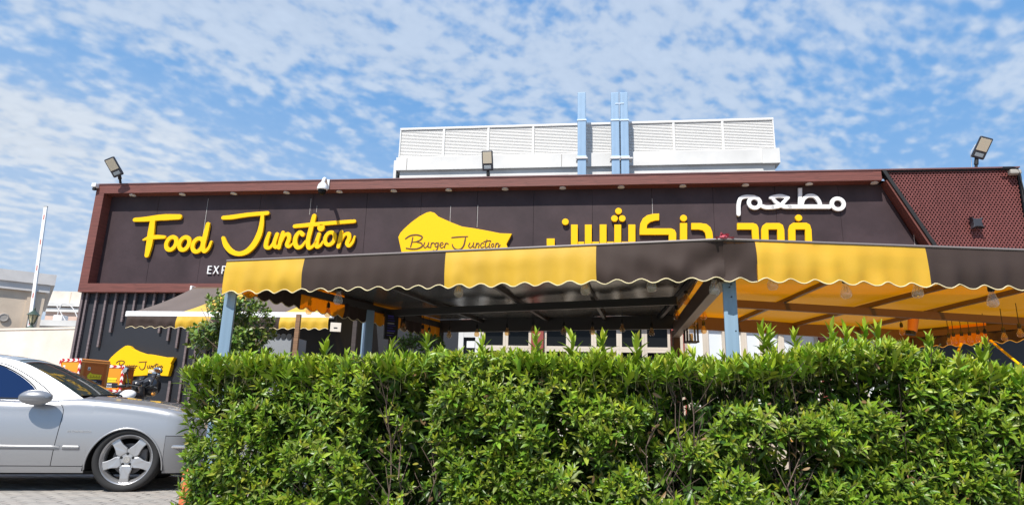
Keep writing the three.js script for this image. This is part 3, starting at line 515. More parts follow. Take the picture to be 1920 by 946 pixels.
// ------------------------------------------------------------------ the canopy over the terrace
const T = 2.45, FL = atY(425, 490, T), FC = atY(1357, 450, T), F2 = atY(1920, 470, T), FR = F2.clone().sub(FC).normalize().multiplyScalar(7.4).add(FC);
const BL = atY(826, 603, 2.4), BC = atY(1266, 594, 2.4), BR = atY(1700, 622, 2.4);
const canopy = thing('terrace_canopy', 'long terrace canopy with yellow and dark brown scalloped valance on blue posts', 'canopy', [FC.x, 0, FC.z]);
const cp = (name, geo, mat, label) => { if (Array.isArray(geo)) geo = join(geo); return part(canopy, name, geo.translate(-FC.x, 0, -FC.z), mat, label); };
{
  const flat = (pts, y, th) => { const s = poly(pts.map((p) => [p.x, -p.z])); return new THREE.ExtrudeGeometry(s, { depth: th, bevelEnabled: false }).rotateX(-Math.PI / 2).translate(0, y, 0); };
  const sag = (a, b, c, d, y) => grid(30, 16, (u, v) => { const p = a.clone().lerp(b, u), q = d.clone().lerp(c, u), r = p.lerp(q, v); return [r.x, y + 0.012 * Math.sin(u * 22) * Math.sin(v * Math.PI) + 0.03 * (noise(r.x * 1.3, r.z * 1.3, 3) - 0.5) - 0.0, r.z]; });
  cp('roof_sheet', sag(FL, FC, BC, BL, 2.425), M.roofdark, 'dark glossy roof sheet of the left half');
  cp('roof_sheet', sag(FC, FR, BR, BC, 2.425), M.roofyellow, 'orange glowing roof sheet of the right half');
  // valance
  const drop = 0.34, along = (a, b, u) => { // the point on the line a-b (at height T) that the photograph shows at column u
    let lo = 0, hi = 1.2; for (let k = 0; k < 40; k++) { const m = (lo + hi) / 2, q = a.clone().lerp(b, m).project(camera); ((q.x + 1) * 960 < u) ? lo = m : hi = m; } return a.clone().lerp(b, lo); };
  const p1 = along(FL, FC, 571), p2 = along(FL, FC, 836), p3 = along(FL, FC, 1118), p4 = along(FC, FR, 1416), p5 = along(FC, FR, 1735);
  const p6 = p5.clone().add(p5.clone().sub(p4)), p7 = p6.clone().add(p5.clone().sub(p4));
  let x = 0; const strip = (a, b, opt) => { const c = cloth(a, b, T, drop, x, 0.021, 0.212, opt); x += c.L; return c; };
  const add = (mat, label, ...ss) => { cp('valance_panel', ss.map((c) => c.g), mat, label); cp('trim', ss.map((c) => c.hem), M.trim); };
  add(M.fabyellow, 'leftmost yellow valance panel', strip(FL, p1)); add(M.fabdark, 'long dark brown valance panel left of centre', strip(p1, p2)); add(M.fabyellow, 'middle yellow valance panel', strip(p2, p3));
  const dent = (s) => (q, t) => { const e = Math.exp(-Math.pow((s < 0 ? 1.23 - q : q) / 0.22, 2)); return -0.05 * e * t * (1.15 - t) * 2.4; };
  const L0 = FC.distanceTo(p3);
  add(M.fabdark, 'creased dark valance panel bent round the centre post', strip(p3, FC, { dent: (q, t) => -0.085 * Math.exp(-Math.pow((L0 - q) / 0.2, 2)) * t * (1.2 - t) * 2.2 + 0.03 * Math.sin(q * 15 + t * 6) * Math.exp(-Math.pow((L0 - q) / 0.4, 2)) * t + 0.012 * Math.sin(q * 9 - t * 7) * t * sstep(0, 0.2, L0 - q) }), strip(FC, p4, { dent: (q, t) => -0.085 * Math.exp(-Math.pow(q / 0.2, 2)) * t * (1.2 - t) * 2.2 + 0.012 * Math.sin(q * 22 + t * 6) * t * sstep(0, 0.15, q) }));
  add(M.fabyellow, 'yellow valance panel right of the centre post', strip(p4, p5)); add(M.fabdark, 'rightmost dark valance panel', strip(p5, p6)); add(M.fabyellow, 'yellow valance panel at the far right end', strip(p6, FR));
  // left side and right side valances, seen from inside
  const side = (A, B, cuts, first, flip) => { let a = A, y = first; cuts.concat([null]).forEach((u) => { const b = u === null ? B : along(A, B, u), c = cloth(a, b, T - 0.02, 0.3, x, 0.021, 0.2); x += c.L; cp('valance_panel', c.g, y ? M.fabyellowbacklit : M.fabdark); cp('trim', c.hem, M.trim); a = b; y = !y; }); };
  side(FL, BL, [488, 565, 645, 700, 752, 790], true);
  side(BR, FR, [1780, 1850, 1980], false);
  cp('hem_rail', [rod(FL.clone().setY(T + 0.008), FC.clone().setY(T + 0.008), 0.012), rod(FC.clone().setY(T + 0.008), FR.clone().setY(T + 0.008), 0.012)], std([0.2, 0.17, 0.16], 0.4));
  // steel under the roof
  const hz = (a, y) => a.clone().setY(y);
  const isect = (a, b, c, d) => { const r = b.clone().sub(a), s = d.clone().sub(c), den = r.x * s.z - r.z * s.x, t = ((c.x - a.x) * s.z - (c.z - a.z) * s.x) / den; return a.clone().addScaledVector(r, t); };
  const inn = (a, b, k) => { const d = b.clone().sub(a).normalize(); return V(d.z, 0, -d.x).multiplyScalar(k); };
  const oL = inn(FL, FC, 0.19), oR = inn(FC, FR, 0.19);
  const fl = FL.clone().add(oL), fc = FC.clone().add(oL), fcr = FC.clone().add(oR), fr = FR.clone().add(oR);
  cp('beam', bar(hz(fl, 2.35), hz(fc, 2.35), 0.05, 0.1), M.steel); cp('beam', bar(hz(fcr, 2.35), hz(fr, 2.35), 0.05, 0.1), M.steelbrown);
  cp('beam', bar(hz(BL, 2.325), hz(BC, 2.325), 0.06, 0.2), M.steel); cp('beam', bar(hz(BC, 2.33), hz(BR, 2.33), 0.06, 0.19), M.steelbrown);
  cp('beam', bar(hz(BL, 2.34), hz(FL, 2.34), 0.05, 0.09), M.steel); cp('beam', bar(hz(BR, 2.34), hz(FR, 2.34), 0.05, 0.09), M.steelbrown);
  const mL0 = atY(740, 590, 2.28), mL1 = atY(1270, 568, 2.28), mR0 = atY(1380, 574, 2.28), mR1 = atY(1920, 606, 2.28);
  cp('beam', bar(hz(mL0.clone().lerp(mL1, -0.12), 2.31), hz(mL1, 2.31), 0.05, 0.095), M.steel);
  cp('beam', bar(hz(mR0.clone().lerp(mR1, -0.02), 2.31), hz(mR0.clone().lerp(mR1, 1.5), 2.31), 0.05, 0.095), M.steelbrown);
  const rafters = (list, f0, f1, b0, b1, mat) => { for (const [u0, v0, u1, v1] of list) { const a = atY(u0, v0, 2.36), b = atY(u1, v1, 2.36), p = isect(a, b, f0, f1).setY(2.392), q = isect(a, b, b0, b1).setY(2.392); cp('rafter', bar(p, q, 0.045, 0.055), mat); } };
  rafters([[746, 547, 868, 592], [928, 541, 1025, 602], [1105, 549, 1133, 599], [1290, 540, 1244, 592]], fl, fc, BL, BC, M.steel);
  rafters([[1553, 533, 1400, 598], [1788, 538, 1512, 607], [1865, 561, 1646, 612]], fcr, fr, BC, BR, M.steelbrown);
  const dv = BC.clone().setY(2.2);
  cp('divider_beam', bar(hz(fc, 2.22), dv, 0.07, 0.2), M.steelbrown); cp('divider_flange', bar(hz(fc, 2.117), hz(dv, 2.097), 0.1, 0.008), M.steellight);
  // posts
  const post = (c, h, w, yaw, mat) => { const g = rbox(w, h, w, 0.006, 0, h / 2, 0, 1); g.rotateY(yaw).translate(c.x, 0, c.z); cp('post', g, mat); const f = box(w + 0.1, 0.012, w + 0.1, 0, 0.006, 0).rotateY(yaw).translate(c.x, 0, c.z); cp('base_plate', f, mat); };
  const lp = atZ(432, 560, FL.z - 0.12); post(lp, 2.3, 0.112, 0.28, M.bluepost);
  const cpz = atZ(1367, 528, FC.z - 0.26); post(cpz, 2.3, 0.115, -0.3, M.bluepost);
  cp('bolt', [[1374, 533], [1371, 538], [1375, 556], [1383, 620]].map(([u, v]) => { const p = atZ(u - 3, v, cpz.z + 0.062); return new THREE.CylinderGeometry(0.006, 0.006, 0.012, 8).rotateX(Math.PI / 2).translate(p.x, p.y, p.z); }), M.dark);
  const bp = atY(690, 606, 2.35), k = bp.clone(); post(isect(V(0, 0, 0), k, BL, FL), 2.3, 0.12, 0.6, M.bluepost);
  post(BC, 2.2, 0.1, 0.1, M.steelbrown); post(BR, 2.3, 0.1, 0.1, M.steelbrown); post(BL, 2.3, 0.1, 0.4, M.steel); post(FR, 2.3, 0.11, 0, M.bluepost);
  // red ribbon tied at the peak
  const rb = thing('red_ribbon', 'crumpled red ribbon tied on the canopy rail above the centre post', 'ribbon', [FC.x, T, FC.z]), rm = std([0.5, 0.09, 0.12], 0.7);
  part(rb, 'knot', new THREE.IcosahedronGeometry(0.026, 1).scale(1.4, 0.7, 1).translate(0, 0.025, 0), rm);
  for (const [dx, dy] of [[-0.08, -0.01], [-0.03, 0.03], [0.04, 0.02], [0.085, -0.01]]) part(rb, 'loop', grid(8, 3, (u, v) => [dx * u + 0.008 * Math.sin(u * 9), 0.025 + dy * Math.sin(u * 2.6) + (v - 0.5) * 0.03 * Math.sin(u * 3), 0.015 * Math.cos(u * 7) + (v - 0.5) * 0.03]), rm);
}
// ------------------------------------------------------------------ hanging bulbs
const bulbProto = new THREE.Group();
part(bulbProto, 'glass', new THREE.LatheGeometry([[0.018, 0.075], [0.02, 0.06], [0.03, 0.03], [0.042, 0.0], [0.046, -0.02], [0.042, -0.042], [0.028, -0.058], [0.0, -0.064]].map((p) => new THREE.Vector2(...p)), 18), M.amber);
part(bulbProto, 'filament', tube([V(-0.01, 0.05, 0), V(-0.016, 0, 0), V(0, 0.04, 0.006), V(0.012, -0.01, 0), V(0.012, 0.05, 0)], 0.002, 20, 4), std([0.5, 0.25, 0.1], 0.4));
part(bulbProto, 'socket', new THREE.LatheGeometry([[0.0, 0.155], [0.012, 0.15], [0.024, 0.13], [0.026, 0.08], [0.021, 0.07], [0.0, 0.07]].map((p) => new THREE.Vector2(...p)), 14), M.dark);
part(bulbProto, 'cord', new THREE.CylinderGeometry(0.0045, 0.0045, 1, 6).translate(0, 0.5, 0), M.dark);
function bulb(u, v, depth, label, s = 1, tint) {                    // v: the middle of the glass
  const p = atZ(u, v, -depth), b = bulbProto.clone(); b.name = numbered('pendant_bulb'); b.position.copy(p); scene.add(b);
  b.children[0].scale.setScalar(s); b.children[1].scale.setScalar(s); b.children[2].scale.setScalar(s); b.children[2].position.y = 0; b.children[3].position.y = 0.15 * s; b.children[3].scale.set(1, Math.max(0.02, 2.4 - p.y - 0.15 * s), 1);
  if (tint) b.children[0].material = tint;
  tag(b, label, 'light bulb', 'bulbs hanging under the canopy');
}
{
  const e = (t) => `clear bulb behind the front valance, ${t}`;
  const dF = (u) => (u < 1357 ? lerp(6.83, 5.46, (u - 425) / 932) : 5.5) + 0.16;
  [[634, 559, 'under the long brown panel left of centre'], [860, 545, 'under the left end of the middle yellow panel'], [1098, 540, 'under the right end of the middle yellow panel'], [1222, 534, 'under the creased brown panel left of the centre post'], [1340, 539, 'right beside the centre post'], [1449, 530, 'first right of the centre post'], [1587, 546, 'near the middle of the right yellow panel'], [1721, 545, 'under the right end of the right yellow panel'], [1862, 562, 'farthest right, below the brown panel']].forEach(([u, v, t]) => bulb(u, v, dF(u), e(t), 1.05, M.bulbclear));
  const g = (t) => `amber bulb on black cord, ${t}`;
  [[579, 581, 8.2, 'in front of the backlit side valance, left of its neighbour', 0.9], [614, 586, 8.3, 'in front of the backlit side valance, right of its neighbour', 0.9], [757, 612, 9.6, 'beside the dark menu screen'], [792, 624, 9.9, 'before the small far backlit yellow panel, left one'], [804, 629, 9.8, 'before the small far backlit yellow panel, right one'], [842, 627, 9.9, 'before the dark doorway beside the far backlit yellow panel'], [894, 624, 9.6, 'in front of the white framed door'], [951, 622, 9.6, 'before the first dark window post right of the door'], [1000, 618, 9.5, 'before the left brick-red column'], [1057, 620, 9.3, 'before the second cream window post'], [1111, 620, 9.2, 'before the third cream window post'], [1167, 615, 9.1, 'before the fourth cream window post'], [1222, 622, 9.0, 'before the rightmost dark window'], [1287, 561, 7.4, 'dark one at the middle of the divider beam', 1], [1269, 590, 8.4, 'dark one near the foot of the divider beam', 1], [1319, 589, 8.2, 'glowing orange from the roof, left of the centre post', 1], [1301, 601, 8.6, 'just above the black lantern', 1], [1320, 618, 8.9, 'right of the black lantern before the white blinds'], [1692, 621, 9.4, 'before the white blinds at the far right']].forEach(([u, v, z, t, s]) => bulb(u, v, z, g(t), s ?? 0.85));
  const h = (t) => `small dark-socketed bulb at the far right valance, ${t}`;
  [[1781, 640, 9.2, 'first from the left'], [1790, 638, 9.1, 'second from the left'], [1805, 637, 9.0, 'third from the left'], [1820, 636, 8.9, 'fourth from the left'], [1836, 634, 8.8, 'fifth from the left, last on backlit cloth'], [1849, 633, 8.6, 'first on the dark cloth'], [1884, 631, 8.2, 'middle one on the dark cloth'], [1914, 624, 7.8, 'large one at the picture edge']].forEach(([u, v, z, t]) => bulb(u, v, z, h(t), 0.8));
}
{ // black lantern
  const p = atZ(1296, 624, -8.7), t = thing('lantern', 'black metal candle lantern hanging below the divider beam', 'lantern', [p.x, p.y - 0.13, p.z]);
  part(t, 'base', rbox(0.17, 0.02, 0.17, 0.004, 0, 0.01, 0), M.dark); part(t, 'roof', new THREE.CylinderGeometry(0.03, 0.12, 0.1, 4, 1).rotateY(Math.PI / 4).translate(0, 0.3, 0), M.dark); part(t, 'chimney', new THREE.CylinderGeometry(0.03, 0.03, 0.05, 12).translate(0, 0.36, 0), M.dark);
  for (const [a, b] of [[-1, -1], [1, -1], [1, 1], [-1, 1]]) part(t, 'corner_bar', span(a * 0.07 - 0.01, a * 0.07 + 0.01, 0.02, 0.26, b * 0.07 - 0.01, b * 0.07 + 0.01), M.dark);
  part(t, 'glass', [span(-0.058, 0.058, 0.03, 0.25, 0.066, 0.068), span(-0.058, 0.058, 0.03, 0.25, -0.068, -0.066)], M.glass); part(t, 'candle', new THREE.CylinderGeometry(0.025, 0.025, 0.1, 14).translate(0, 0.07, 0), M.signwhite);
  part(t, 'ring', [new THREE.TorusGeometry(0.03, 0.004, 6, 16).translate(0, 0.41, 0), rod([0, 0.44, 0], [0, 2.38 - p.y + 0.13, 0], 0.003)], M.dark);
}
{ // orange spot, menu screen, notices, yellow poles, counter
  const p = atZ(1714, 622, -9.2), t = thing('spotlight', 'orange cylindrical spotlight under the back beam at the right', 'spotlight', [p.x, p.y + 0.1, p.z]);
  part(t, 'housing', new THREE.CylinderGeometry(0.07, 0.06, 0.2, 16).rotateZ(-0.2), std([0.5, 0.2, 0.05], 0.5)); part(t, 'bezel', new THREE.CylinderGeometry(0.062, 0.064, 0.05, 16).translate(-0.02, -0.12, 0).rotateZ(-0.2), M.dark); part(t, 'bracket', rod([0, 0.08, 0], [0.05, 0.2, -0.02], 0.015), M.dark);
  const m = atZ(733, 611, -9.3), s = thing('menu_screen', 'dark menu screen with violet text lines under the left canopy', 'screen', [m.x, m.y - 0.2, m.z], 0.55);
  part(s, 'housing', rbox(0.2, 0.38, 0.05, 0.01, 0, 0.2, 0), M.dark);
  const ct = document.createElement('canvas'); ct.width = 128; ct.height = 256; const c = ct.getContext('2d'); c.fillStyle = '#0b0b10'; c.fillRect(0, 0, 128, 256);
  for (let i = 0; i < 9; i++) { c.fillStyle = i % 4 === 3 ? '#9a9a9a' : '#4a3fb0'; c.fillRect(14, 18 + i * 26, 60 + hsh(i, 2, 3) * 40, i % 3 === 0 ? 14 : 6); }
  const tx = new THREE.CanvasTexture(ct); tx.colorSpace = THREE.SRGBColorSpace; part(s, 'display', box(0.17, 0.34, 0.004, 0, 0.2, 0.028).rotateX(0), std([1, 1, 1], 0.4, { map: tx })); s.children[1].geometry.attributes.uv.array.forEach((q, i, a) => { a[i] = q > 0.15 ? 1 : q; }); { const uv = s.children[1].geometry.attributes.uv; for (let i = 0; i < 24; i++) uv.setXY(i, i % 2, (i % 4) < 2 ? 1 : 0); }
  part(s, 'stand', rod([0, 0.02, -0.03], [0, -1.2, -0.03], 0.02), M.steelbrown);
  const w = atZ(629, 613, -9.5), wn = thing('notice_card', 'square white notice card hanging beside the yellow awning valance', 'notice', [w.x, w.y - 0.07, w.z], 0.2);
  part(wn, 'card', rbox(0.15, 0.13, 0.01, 0.003, 0, 0.07, 0, 1), std([0.8, 0.72, 0.62], 0.6)); part(wn, 'mark', box(0.05, 0.016, 0.003, 0, 0.06, 0.0068), M.dark); part(wn, 'string', rod([0, 0.13, 0], [0, 2.38 - w.y + 0.07, 0], 0.003), M.dark);
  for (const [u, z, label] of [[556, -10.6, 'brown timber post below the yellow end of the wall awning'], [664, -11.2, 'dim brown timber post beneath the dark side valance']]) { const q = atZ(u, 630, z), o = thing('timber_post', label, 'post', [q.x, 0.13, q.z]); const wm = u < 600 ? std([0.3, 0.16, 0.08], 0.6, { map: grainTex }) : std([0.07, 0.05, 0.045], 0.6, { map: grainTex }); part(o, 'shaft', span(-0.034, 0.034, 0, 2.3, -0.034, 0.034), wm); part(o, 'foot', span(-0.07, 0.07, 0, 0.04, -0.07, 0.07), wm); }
  const q0 = atZ(515, 634, -10.9), k = thing('serving_counter', 'low grey counter with scalloped top edge behind the hedge', 'counter', [q0.x, 0.13, q0.z], -0.1); part(k, 'body', span(-0.42, 0.42, 0, q0.y - 0.13, -0.3, 0.3), std([0.3, 0.31, 0.32], 0.7, { map: blotTex })); part(k, 'edge', join(Array.from({ length: 9 }, (_, i) => new THREE.CylinderGeometry(0.045, 0.045, 0.02, 12).rotateX(Math.PI / 2).translate(-0.38 + i * 0.095, q0.y - 0.13, 0.305))), M.dark);
  for (const [u0, v0, u1, v1, label] of [[1803, 645, 1796, 662, 'short yellow pole slanting left behind the right of the hedge'], [1859, 639, 1893, 667, 'yellow pole slanting right behind the right of the hedge']]) { const a = atZ(u0, v0, -6.4), b = atZ(u1, v1, -6.0), o = thing('yellow_pole', label, 'pole', [b.x, b.y, b.z]); const d = a.clone().sub(b); part(o, 'shaft', rod([0, 0, 0].map((_, i) => -1.2 * d.toArray()[i]), d, 0.012), M.yellow); part(o, 'cap', new THREE.SphereGeometry(0.015, 10, 8).translate(d.x, d.y, d.z), M.yellow); }
}

// ------------------------------------------------------------------ beyond the left wall
{
  const a = atZ(0, 612, -17), b = atZ(140, 616, -16.2), d = b.clone().sub(a), yaw = -Math.atan2(d.z, d.x), h = (a.y + b.y) / 2;
  const w = thing('boundary_wall', 'plain cream rendered boundary wall left of the restaurant', 'wall', [b.x, 0, b.z], yaw);
  part(w, 'wall', span(-14, 3, 0, h - 0.05, -0.22, 0), M.wallcream); part(w, 'coping', span(-14, 3, h - 0.05, h, -0.24, 0.02), M.wallcream);
  // lantern standing on the wall
  const L = atZ(58, 609, -16.8), t = thing('wall_lamp', 'grey-green lantern lamp on top of the cream boundary wall', 'lamp', [L.x, h, L.z]);
  const k = 16.8 / FPX;
  part(t, 'stem', new THREE.LatheGeometry([[0.1, -0.02], [0.1, 0.02], [0.04, 0.06], [0.03, 0.1], [0.07, 0.13]].map((p) => new THREE.Vector2(...p)), 14), M.green);
  part(t, 'lamp_frame', [0, 1, 2, 3, 4, 5].map((i) => { const q = i * Math.PI / 3; return rod([Math.cos(q) * 0.06, 0.13, Math.sin(q) * 0.06], [Math.cos(q) * 0.12, 0.34, Math.sin(q) * 0.12], 0.008); }), M.green);
  part(t, 'glass', new THREE.CylinderGeometry(0.112, 0.054, 0.2, 6).translate(0, 0.24, 0), phy([0.75, 0.7, 0.5], 0.2, { transmission: 0.6, thickness: 0 }));
  part(t, 'cap', [new THREE.CylinderGeometry(0.03, 0.155, 0.12, 6).translate(0, 0.4, 0), new THREE.CylinderGeometry(0.025, 0.03, 0.04, 8).translate(0, 0.48, 0), new THREE.SphereGeometry(0.025, 8, 6).translate(0, 0.51, 0)], M.green);
}
{ // raised barrier arm behind the wall
  const a = atZ(53, 620, -19), b = atZ(85, 388, -19), t = thing('barrier_arm', 'raised white barrier boom with small red marks behind the boundary wall', 'barrier', [a.x, 0, a.z]);
  const d = b.clone().sub(a), f = a.clone().addScaledVector(d, -(a.y - 1) / d.y);
  const s = (q) => q.clone().sub(V(a.x, 0, a.z));
  part(t, 'boom', bar(s(f), s(b), 0.095, 0.045), M.signwhite); part(t, 'housing', rbox(0.36, 1.1, 0.3, 0.03, s(f).x, 0.55, 0), M.orange);
  for (const v of [408, 456, 505, 556, 605]) { const q = s(a.clone().lerp(b, (620 - v) / 232)); const g = bar(q.clone().addScaledVector(d, -0.02), q.clone().addScaledVector(d, 0.02), 0.03, 0.05); part(t, 'red_mark', g, std([0.55, 0.12, 0.08], 0.5)); }
  part(t, 'tip', bar(s(b), s(b.clone().addScaledVector(d, 0.006)), 0.1, 0.05), M.steellight);
}
{ // beige neighbour
  const Z = -24, a = atZ(0, 500, Z + 1), b = atZ(105, 520, Z), d = b.clone().sub(a), yaw = -Math.atan2(d.z, d.x), top = (a.y + b.y) / 2 + 0.02;
  const t = thing('neighbour_building', 'beige flat-roofed building with pale parapet behind the boundary wall', 'building', [b.x, 0, b.z], yaw);
  const c = atZ(0, 538, Z + 1).y;
  part(t, 'parapet', [span(-14, 0, c + 0.28, top, -9, 0), span(-14, -0.12, c, c + 0.279, -8.9, -0.08)], M.palegrey); part(t, 'wall', span(-14, -0.25, 0, c, -8.8, -0.2), M.beige);
  part(t, 'corner_pilaster', span(-0.75, -0.22, 0, c - 0.002, -0.5, -0.16), M.beige); part(t, 'joint_strip', span(-0.62, -0.6, 0.1, top - 0.02, -0.3, 0.006), std([0.3, 0.27, 0.25]));
  const v = atZ(18, 588, Z + 1.7); part(t, 'round_vent', [new THREE.TorusGeometry(0.125, 0.03, 8, 24).translate(-1.3, v.y, -0.16), new THREE.CylinderGeometry(0.12, 0.12, 0.05, 20).rotateX(Math.PI / 2).translate(-1.3, v.y, -0.17)], std([0.36, 0.33, 0.3], 0.7));
}
{ // farther pale buildings
  const Z = -48, a = atZ(92, 545, Z), b = atZ(190, 547, Z), c = atZ(92, 574, Z), e = atZ(92, 596, Z);
  const t = thing('far_building', 'distant cream and pink building with a roof tank between neighbour and restaurant', 'building', [a.x + 4, 0, Z]);
  const x0 = -4, x1 = 8;
  part(t, 'upper_wall', span(x0, x1, c.y + 0.25, a.y, -8, 0), M.wallcream); part(t, 'cornice', [span(x0 - 0.2, x1, c.y, c.y + 0.249, -8, 0.3), span(x0 - 0.1, x1, c.y - 0.4, c.y - 0.1, -8, 0.15)], M.white); part(t, 'lower_wall', span(x0, x1, 0, c.y - 0.001, -8, -0.05), M.pinkish);
  part(t, 'water_tank', [new THREE.CylinderGeometry(0.55, 0.6, 0.9, 18).translate(0.7, a.y + 0.4, -2), new THREE.CylinderGeometry(0.2, 0.5, 0.25, 18).translate(0.7, a.y + 0.95, -2)], M.white);
  for (let i = 0; i < 4; i++) part(t, 'panel_joint', span(x0 + 1.6 + i * 1.9, x0 + 1.66 + i * 1.9, c.y + 0.26, a.y - 0.05, -0.02, 0.01), M.beige);
  const g0 = atZ(84, 598, -34), s = thing('far_shed', 'low grey flat-roofed shed with pale roof below the distant building', 'building', [g0.x, 0, -34]);
  part(s, 'wall', span(-1, 7, 0, g0.y - 0.35, -4, 0), M.palegrey); part(s, 'roof', span(-1.1, 7.1, g0.y - 0.349, g0.y - 0.05, -4.1, 0.12), M.white);
  part(s, 'roof_unit', [rbox(0.5, 0.35, 0.5, 0.04, 0.3, g0.y + 0.12, -0.7), rbox(0.9, 0.3, 0.6, 0.04, 3.6, g0.y + 0.1, -1)], M.palegrey); part(s, 'pipe', [tube([V(0.2, g0.y, -0.5), V(0.4, g0.y + 0.9, -0.5), V(0.9, g0.y + 0.75, -0.5), V(1.5, g0.y, -0.4)], 0.025), rod([0.8, g0.y - 0.1, -0.5], [0.1, g0.y + 0.8, -0.5], 0.025)], M.palegrey);
}

// ------------------------------------------------------------------ the silver car; x forward, z towards the photographer, y up, origin below the front axle
{
  const g0 = atY(229, 921, 0), yaw = 0.245, car = thing('silver_car', 'silver saloon car with five-spoke alloy wheel parked nose to the hedge', 'car', [0, 0, 0], yaw);
  const off = V(0, 0, 0.84).applyAxisAngle(UP, yaw); car.position.set(g0.x - off.x, 0, g0.z - off.z);
  const paint = phy([0.4, 0.405, 0.42], 0.36, { metalness: 0.6, clearcoat: 1, clearcoatRoughness: 0.03 }), trimP = phy([0.28, 0.285, 0.3], 0.4, { metalness: 0.5, clearcoat: 0.4, clearcoatRoughness: 0.3 });
  const gl = phy([0.012, 0.03, 0.09], 0.1, { specularIntensity: 0.08 }), ws = phy([0.02, 0.035, 0.035], 0.06, { specularIntensity: 0.8 });
  const curve = (pts) => (x) => { if (x <= pts[0][0]) return pts[0][1]; for (let i = 1; i < pts.length; i++) if (x <= pts[i][0]) { const [x0, y0] = pts[i - 1], [x1, y1] = pts[i], t = (x - x0) / (x1 - x0), h = x1 - x0; const m = (k) => { const a = pts[Math.max(0, k - 1)], b = pts[Math.min(pts.length - 1, k + 1)]; return (b[1] - a[1]) / (b[0] - a[0]); }; const t2 = t * t, t3 = t2 * t; return (2 * t3 - 3 * t2 + 1) * y0 + (t3 - 2 * t2 + t) * h * m(i - 1) + (-2 * t3 + 3 * t2) * y1 + (t3 - t2) * h * m(i); } return pts[pts.length - 1][1]; };
  const Wd = (x) => 0.925 - (x > 0.3 ? 0.32 * Math.pow((x - 0.3) / 0.58, 2.6) : 0) - (x < -3.3 ? 0.2 * Math.pow((-3.3 - x) / 0.85, 2.2) : 0);
  const y1 = curve([[-4.15, 0.92], [-3.7, 0.985], [-3.2, 0.995], [-2.2, 0.985], [-1.2, 0.962], [-0.85, 0.978], [-0.58, 0.998], [-0.1, 0.965], [0.25, 0.925], [0.55, 0.865], [0.75, 0.78], [0.88, 0.66]]);
  const zin = (x) => Math.min(0.8, Wd(x) - 0.12);
  const sideZ = (x, y) => { const w = Wd(x), t = y1(x), yr = t - 0.11; const b = (q) => w - (q < 0.55 ? 0.055 * Math.pow((0.55 - q) / 0.35, 2) : 0.035 * Math.pow((q - 0.55) / 0.3, 2)) + (q > 0.425 && q < 0.445 ? 0.002 : 0); if (y <= yr) return b(y); const q = clamp((y - yr) / 0.11); return zin(x) + (b(yr) - zin(x)) * Math.pow(1 - Math.pow(q, 2.2), 1 / 2.2); };
  const AR = (c) => (x) => { const q = (x - c) / 0.395; return Math.abs(q) >= 1 ? 0 : 0.235 + 0.445 * Math.sqrt(1 - q * q); };
  const aF = AR(-0.02), aR = AR(-3.1), arch = (x) => Math.max(aF(x), aR(x));
  // a patch of the flank between two upright edges xl(y), xr(y) and two heights lo(x), hi(x)
  const patch = (sd, xl, xr, lo, hi, nu, nv, proud = 0, cos = false) => grid(nu, nv, (u, v) => { let y = 0.6, x = 0; const uu = cos ? (1 - Math.cos(u * Math.PI)) / 2 : u, vv = 1 - Math.pow(1 - v, 1.5); for (let k = 0; k < 5; k++) { x = lerp(xl(y), xr(y), uu); y = lerp(lo(x), hi(x), vv); } return [x, y, sd * (sideZ(x, y) + proud)]; }, sd < 0);
  const cut = curve([[0.2, -0.745], [0.4, -0.73], [0.6, -0.715], [0.8, -0.705], [0.88, -0.715], [0.94, -0.76], [1.01, -0.88]]);
  const K = (c) => () => c, gap = 0.007;
  for (const sd of [1, -1]) {
    part(car, 'fender', [patch(sd, cut, K(-0.415), K(0.275), y1, 14, 16), patch(sd, K(-0.415), K(0.375), (x) => Math.max(0.235, aF(x)), y1, 48, 16, 0, true), patch(sd, K(0.375), K(0.87), K(0.612), y1, 14, 10)], paint);
    part(car, 'bumper', [patch(sd, K(0.378), K(0.88), K(0.2), K(0.605), 14, 10, -0.002)], trimP);
    part(car, 'front_door', patch(sd, K(-1.75), (y) => cut(y) - gap, K(0.275), y1, 26, 18), paint);
    part(car, 'rear_door', [patch(sd, (y) => -2.6 - 0 * y, K(-1.757), K(0.275), y1, 22, 16), patch(sd, K(-2.9), K(-2.6), (x) => Math.max(0.275, aR(x)), y1, 12, 16)], paint);
    part(car, 'rear_fender', [patch(sd, K(-3.5), K(-2.907), (x) => Math.max(0.235, aR(x)), y1, 30, 14), patch(sd, K(-4.15), K(-3.5), K(0.235), y1, 14, 14)], paint);
    part(car, 'sill', patch(sd, K(-2.7), K(-0.42), K(0.2), K(0.268), 20, 4, -0.004), paint);
    // arch lips and liners
    for (const c of [-0.02, -3.1]) {
      const lip = []; for (let i = 0; i <= 24; i++) { const q = Math.PI * i / 24, x = c + 0.397 * Math.cos(q), y = 0.235 + 0.447 * Math.sin(q); lip.push(V(x, y, sd * (sideZ(x, y) + 0.002))); }
      part(car, 'arch_lip', tube(lip, 0.011, 48, 6), paint);
      part(car, 'arch_liner', [grid(24, 1, (u, v) => { const q = Math.PI * u; return [c + 0.41 * Math.cos(q), 0.22 + 0.455 * Math.sin(q), sd * lerp(0.9, 0.5, v)]; }), span(c - 0.42, c + 0.42, 0.2, 0.68, sd > 0 ? 0.49 : -0.5, sd > 0 ? 0.5 : -0.49)], M.rubber);
    }
    // side moulding
    const mould = (a, b) => [grid(20, 3, (u, v) => { const x = lerp(a, b, u), y = lerp(0.445, 0.488, v); return [x, y, sd * (sideZ(x, y) + 0.012 * Math.sin(v * Math.PI) * (1 - Math.pow(Math.abs(2 * u - 1), 30)) + 0.002)]; }, sd < 0)];
